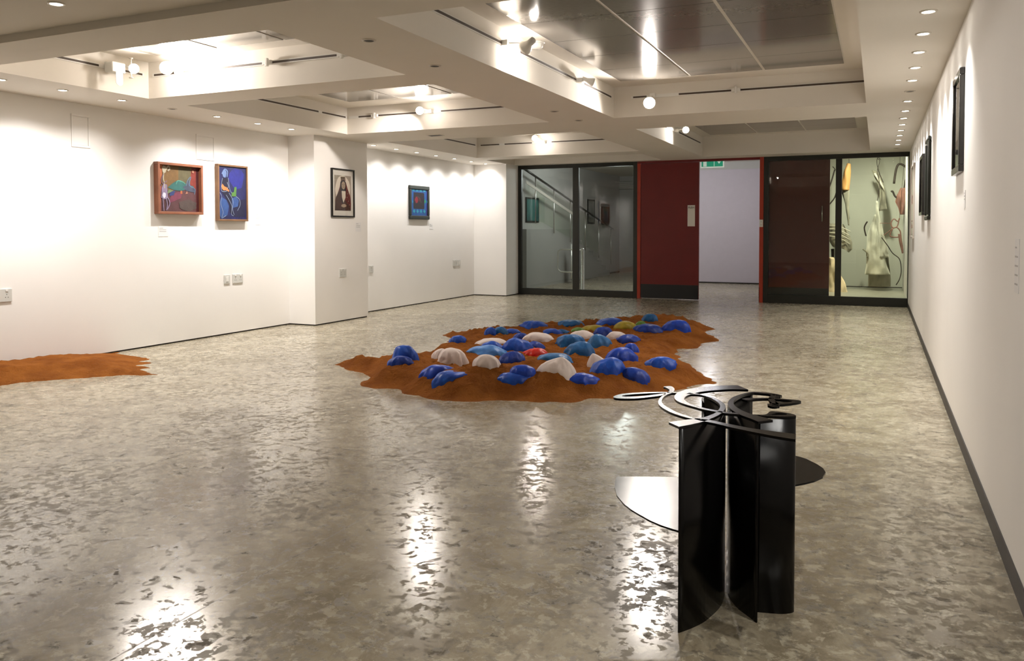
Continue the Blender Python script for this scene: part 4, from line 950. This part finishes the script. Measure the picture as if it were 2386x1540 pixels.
BAGS = [
 (915,803,975,835,'b','deep blue bag at the far left edge of the sand, behind a smaller one',.35,.8),
 (905,829,962,852,'d','low dark blue bag at the left edge, in front of the taller blue one',.5,.8),
 (1049,781,1086,801,'b','small blue bag on the left rim behind the first white bag',.5,.6),
 (1129,759,1156,782,'b','small rounded blue bag at the back left, left of its twin',.5,.7),
 (1150,761,1184,779,'t','small teal-blue bag at the back left touching a rounded blue one',.4,.8),
 (1175,772,1212,779,'b','flat scrap of blue bag trailing right of the back left pair',.5,1),
 (1211,746,1275,767,'b','pointed blue bag on the back rim above the two small left ones',.45,1.1),
 (1108,788,1182,807,'w','long low white bag behind the light blue bag',.5,.8),
 (1120,794,1174,817,'b','blue bag squeezed between the long white bag and light blue bag',.4,1.1),
 (1091,804,1177,831,'c','wide light blue dome in the left middle',.5,.9),
 (1006,812,1046,835,'w','small white bag tucked behind the left torn white bag',.6,.9),
 (1019,811,1089,848,'w','torn white bag with ragged hem at the left, nearest the left rim',.45,.7),
 (1100,826,1166,859,'w','white dome with ragged hem in front of the light blue bag',.45,.8),
 (1164,818,1227,847,'d','dark blue bag right of the white dome, before the red bag',.5,1),
 (1196,775,1232,792,'d','dark blue bag just behind the left side of the two-humped white bag',.5,.9),
 (1175,786,1240,820,'b','large blue bag in the centre left, behind the red bag',.4,.8),
 (1222,794,1269,813,'d','low blue bag reaching right under the two-humped white bag',.4,1.2),
 (1221,775,1288,798,'w','white two-humped bag behind the large centre blue bag',.4,.6),
 (1220,811,1279,832,'r','the only red bag, low in the centre of the sand',.5,.9),
 (1265,764,1312,781,'b','pointed blue bag at the back centre with a tail to the right',.35,1.1),
 (1296,772,1326,779,'t','flat teal tail right of the pointed back centre bag',.4,1),
 (1254,822,1333,847,'s','arched slate blue bag behind the white tent with a hole',.5,.9),
 (1255,833,1340,871,'w','white tent-like bag with a small hole at the front centre',.68,1.25),
 (981,851,1054,876,'v','rear bag of the blue pair at the front left rim',.6,.9),
 (1011,863,1096,894,'b','front bag of the blue pair at the front left rim',.35,1.0),
 (1187,850,1249,886,'v','dark violet-blue bag behind the smooth one at the front centre',.5,.7),
 (1162,867,1240,899,'b','smooth blue dome at the front centre, before a violet-blue one',.5,.85),
 (1312,870,1392,898,'v','bright blue curved bag at the front rim, right of centre',.5,.85),
 (1450,855,1512,891,'d','crumpled deep blue bag with folded flap near the right front rim',.35,.75),
 (1372,834,1454,877,'b','large blue bag in front of the white cone at the right',.72,.85),
 (1370,817,1424,858,'w','upright white cone-shaped bag right of centre',.1,1.3),
 (1411,809,1485,843,'v','large violet-blue bag behind the right front blue bag',.5,.9),
 (1456,794,1489,822,'v','small violet-blue bag on the shoulder of the larger one',.4,.8),
 (1436,779,1492,803,'d','dark blue arched bag in front of the small right white bag',.55,.9),
 (1415,772,1464,794,'w','small white dome at the right, behind a dark blue bag',.4,.7),
 (1293,779,1363,809,'t','wide teal-blue bag in the middle, left of the lighter one',.55,.7),
 (1314,796,1386,829,'t','teal-blue bag below the wide teal one in the middle',.6,.8),
 (1368,779,1424,810,'s','light slate blue dome in the middle, right of the teal pair',.45,.9),
 (1325,769,1387,790,'w','white bag with flat top behind the teal-blue pair',.5,.9),
 (1380,761,1427,783,'d','dark blue bag behind the slate dome, left of the yellow dome',.55,.8),
 (1352,757,1410,771,'y','low crumpled yellow bag behind the flat-topped white bag',.55,1),
 (1330,764,1362,776,'g','flat green bag at the left end of the low yellow bag',.6,1),
 (1431,748,1484,769,'y','yellow dome near the back of the sand',.5,.9),
 (1480,751,1508,760,'g','small flat green bag beside the yellow dome',.5,.9),
 (1475,755,1543,778,'d','wide dark blue dome right of the yellow dome',.5,.8),
 (1496,731,1532,752,'t','teal-blue bag standing on the back rim',.55,.7),
 (1543,745,1607,769,'v','bright blue bag at the far right end of the sand',.6,.7),
 (1386,741,1450,759,'b','blue bag lying on the back rim behind the yellow dome',.75,.9),
 (1299,745,1362,763,'t','dark teal bag on the back rim behind the green one',.5,.6),
 (1507,831,1577,860,'b','oval blue bag alone at the right front of the sand',.5,.6)]
for i, a in enumerate(BAGS): bag(*a[:5], a[5], a[6], a[7], seed=i)

# ------------------------------------------------------------------ black steel table sculpture
ZT = 0.645; TH = 0.008
def pl(pts, z=ZT): return [Vector(hz(px, py, z)) for px, py in pts]
def smooth(P_, closed=False, s=4):
    n = len(P_); out = []
    for i in range(n if closed else n-1):
        g = (lambda k: P_[k % n]) if closed else (lambda k: P_[min(max(k, 0), n-1)])
        a, p, q, c = g(i-1), g(i), g(i+1), g(i+2)
        for t_ in range(s):
            u = t_/s; out.append(0.5*((2*p)+(q-a)*u+(2*a-5*p+4*q-c)*u*u+(3*p-a-3*q+c)*u**3))
    if not closed: out.append(P_[-1])
    return out
def resample(P_, n):
    d = [0]
    for a, b in zip(P_, P_[1:]): d.append(d[-1]+(b-a).length)
    out = []; j = 0
    for k in range(n):
        t_ = d[-1]*k/(n-1)
        while j < len(d)-2 and d[j+1] < t_: j += 1
        s = (t_-d[j])/max(1e-9, d[j+1]-d[j]); out.append(P_[j].lerp(P_[j+1], min(1, max(0, s))))
    return out
cen = hz(1700, 1440)
table = thing('steel_sculpture', 'black steel table sculpture of curved upright plates under a calligraphic top, at the lower right', 'sculpture', (-0.40, 2.75, 0))
def ribbon(A_, B_, n=44, z=ZT, th=TH, name='top_ribbon'):
    a = resample(smooth(pl(A_, z)), n); b = resample(smooth(pl(B_, z)), n); mb = MB(); k = mb.mi('bmetal')
    R_ = [[mb.bm.verts.new(p+Vector((0, 0, dz))) for p, dz in ((a[i], 0), (b[i], 0), (b[i], -th), (a[i], -th))] for i in range(n)]
    for i in range(n-1):
        for q in range(4): mb.bm.faces.new((R_[i][q], R_[i][(q+1) % 4], R_[i+1][(q+1) % 4], R_[i+1][q])).material_index = k
    mb.bm.faces.new(R_[0]).material_index = k; mb.bm.faces.new(R_[-1][::-1]).material_index = k
    return mb.build(name, table)
# ring that caps the first curved plate
R1o = [(1582,994),(1612,988.5),(1641,981.4),(1658,974.5),(1670.6,969),(1682.6,961.5),(1689,953),(1690.5,946),(1686.3,939.4),(1674.3,931.6),(1656.8,924.6),(1639.3,920.5),(1624,917),(1606,914.6)]
R1i = [(1558.3,983.3),(1592,978.6),(1626.4,974.4),(1643,971.2),(1661.4,964.3),(1670.6,958.8),(1677,950.5),(1678,944),(1670.6,935.7),(1656.8,927.4),(1640,921.6),(1626,918.8),(1611.6,918.2),(1598,917.6)]
ribbon(R1o, R1i, 60)
# broad crescent sweeping round to the left
ribbon([(1718.6,897.4),(1694,897.6),(1670.6,898.8),(1633.8,902),(1606,905.7),(1583,912.7),(1573,920),(1571,925.6),(1576.6,933),(1592.3,940.3),(1615.3,947.2),(1638.4,953.7),(1666,958.8),(1683.6,961.8),(1709.4,964.3),(1728,965.8)],
       [(1743.5,907.6),(1720,907),(1698.3,907),(1661.4,909.4),(1633.8,912.7),(1618,916),(1600.6,922),(1594.6,927.4),(1595.5,932),(1606,939.4),(1624.5,945.9),(1647.6,951.9),(1670.6,956),(1683.6,958.8),(1698.3,960.2),(1716,961.8)], 70)
# band capping the second curved plate, with its point to the right
ribbon([(1766.7,982.3),(1748.2,974.8),(1726.8,967),(1713,960),(1702.4,952.3),(1696,942.6),(1696.6,935.8),(1704.4,927),(1717,921.2),(1733.6,916.3),(1752,912.6),(1767.7,913.1),(1792,915),(1810,918),(1822,920.6)],
       [(1800.8,978.2),(1782.3,972.8),(1753,965),(1738.5,960),(1723.8,953.3),(1712,944.6),(1709.2,937.7),(1713,931),(1723.8,924),(1738.5,918.3),(1752,915.4),(1767,915.8),(1790,918),(1804,921.4),(1818,923.4)], 64)
# the small s-shaped leaf
ribbon([(1818,921),(1801,918.8),(1794,923),(1790,929),(1793,934),(1799,939),(1794,942),(1797,946)], [(1822,921.6),(1814,924),(1804,926.5),(1804,930),(1808,935),(1813,939.5),(1816,943),(1810,947)], 34)
ribbon([(1788,941),(1800,939.5),(1818,942)], [(1789,944),(1802,947.5),(1816,945.5)], 12)
# kite loop
ribbon([(1728.7,929),(1740.4,927),(1760,927),(1790,926.8),(1806,927.3),(1836,929.8),(1858,932),(1867,934.5),(1860,937),(1846,939.3),(1822,942),(1808,941)],
       [(1728.9,929.6),(1742.3,932.3),(1760,929.8),(1790,928.8),(1807,930),(1830,931.8),(1843,933.6),(1846,934.8),(1842,935.8),(1832,936.5),(1816,936.3),(1806,935)], 56)
# long sinuous ribbon from the hook at the back left to the right front
ribbon([(1546.3,900.6),(1553.7,899.5),(1563.8,899.5),(1570.3,904),(1571.7,907.7),(1568.5,913.7),(1563.8,916),(1553.7,919.7),(1546.3,925.2),(1542.2,931.6),(1542.6,938),(1549,944.5),(1563,952.8),(1581.4,962),(1604.4,969.4),(1624.7,974.5),(1653,977.9),(1675.3,982.7),(1698.3,987.4),(1726,992.9),(1753.6,998),(1787.2,1002.6),(1816.4,1006.4),(1853.6,1010.8)],
       [(1546.1,901),(1551,902.3),(1555.5,904.9),(1559.7,907.7),(1559.2,910.4),(1551.9,915.5),(1543.6,921.5),(1537,928),(1533.9,935.3),(1535.3,941.8),(1542.6,949.2),(1558.3,958.4),(1576.8,965.8),(1599.8,972.7),(1614.6,975.9),(1630,979.5),(1643,981.8),(1670.6,987.4),(1698.3,994.3),(1726,1000.3),(1753.6,1006),(1777.4,1010.8),(1816.4,1018),(1853.6,1023.5)], 90)
# long leaf loop on the left
ribbon([(1590,914.4),(1558.3,913),(1521.4,913),(1484.5,914.6),(1452.3,916.9),(1436.6,920.6),(1429.2,924.3),(1434.8,927.5),(1456.9,928.6),(1484.5,928),(1512.2,925.2),(1539.9,921.5),(1552,918.5)],
       [(1580,915.6),(1549,915),(1521.4,915.9),(1484.5,917.8),(1462,919.8),(1451,921.4),(1449,922.6),(1452,923.4),(1462,923.9),(1490,923.2),(1512,920.9),(1530,918.6),(1547.2,916)], 64)
# small leaf over the rear right plate
ribbon([(1753,965.4),(1783.3,965.5),(1794,958.4),(1806.6,958.2),(1826,960.6),(1845.6,964),(1853.4,967.2),(1853.4,969.2),(1826,970.6),(1796.9,969.2),(1770,968.2)],
       [(1764,966.8),(1788,966.6),(1800,964),(1811.5,962.2),(1822,962.6),(1832,963.8),(1834,965.2),(1830,966),(1812,966.6),(1798,967.2),(1775,967.4)], 50)
# upright curved plates
def plate(pts, th=0.006, z0=0.0, z1=ZT-TH, inset=0.0, n=28):
    c = resample(smooth(pl(pts)), n); mb = MB(); k = mb.mi('bmetal'); rows = []
    for i, p in enumerate(c):
        d = (c[min(i+1, n-1)]-c[max(i-1, 0)]).normalized(); nn = Vector((-d.y, d.x, 0))*th/2
        q = p; rows.append([mb.bm.verts.new(Vector((s.x, s.y, z))) for s, z in ((q+nn, z0), (q-nn, z0), (q-nn, z1), (q+nn, z1))])
    for i in range(n-1):
        for j in range(4):
            f = mb.bm.faces.new((rows[i][j], rows[i][(j+1) % 4], rows[i+1][(j+1) % 4], rows[i+1][j])); f.material_index = k; f.smooth = j in (1, 3)
    mb.bm.faces.new(rows[0]).material_index = k; mb.bm.faces.new(rows[-1][::-1]).material_index = k
    o = mb.build('upright_plate', table); return o
plate([(1583,993),(1612,987.8),(1641,980.8),(1658,974),(1670.3,968.5),(1682,961.2),(1688.4,953),(1689.8,946.2),(1685.5,940),(1673.5,932.4),(1656.3,925.6),(1636,921.5)], 0.005)
plate([(1767,981.5),(1748.6,974.2),(1727.4,966.6),(1713.8,959.6),(1703.4,952),(1697.2,942.7),(1697.8,936),(1705.4,927.6),(1718,921.8),(1734,917),(1752.5,913.2)], 0.005)
plate([(1768,969),(1796.9,970.2),(1826,971),(1845,970.2),(1852.6,968.6),(1851,966.6),(1842,964.4)], 0.005)
# two half-moon shelves
def shelf(pts, z, th=0.006):
    P_ = pl(pts, z); mb = MB(); mb.prism(P_, (0, 0, -th), 'bmetal'); return mb.build('shelf_plate', table)
z = 0.31
sh = [(1437,1110),(1433,1121),(1432,1133.5),(1437,1153.6),(1453.8,1173.8),(1470,1186.5),(1487.3,1197),(1512,1211),(1537.6,1222.4),(1560,1230),(1581,1236.5),(1604,1230),(1640,1215),(1668,1195),(1680,1170),(1672,1145),(1640,1122),(1600,1111)]
shelf(sh, z)
sh = [(1855,1062),(1867,1065),(1879,1069),(1904.6,1081.7),(1918,1091),(1924,1100),(1917,1110.8),(1897,1119.7),(1874,1125.5),(1854,1129),(1815,1133),(1775,1136),(1745,1120),(1745,1080),(1775,1062),(1815,1058)]
shelf(sh, 0.40)
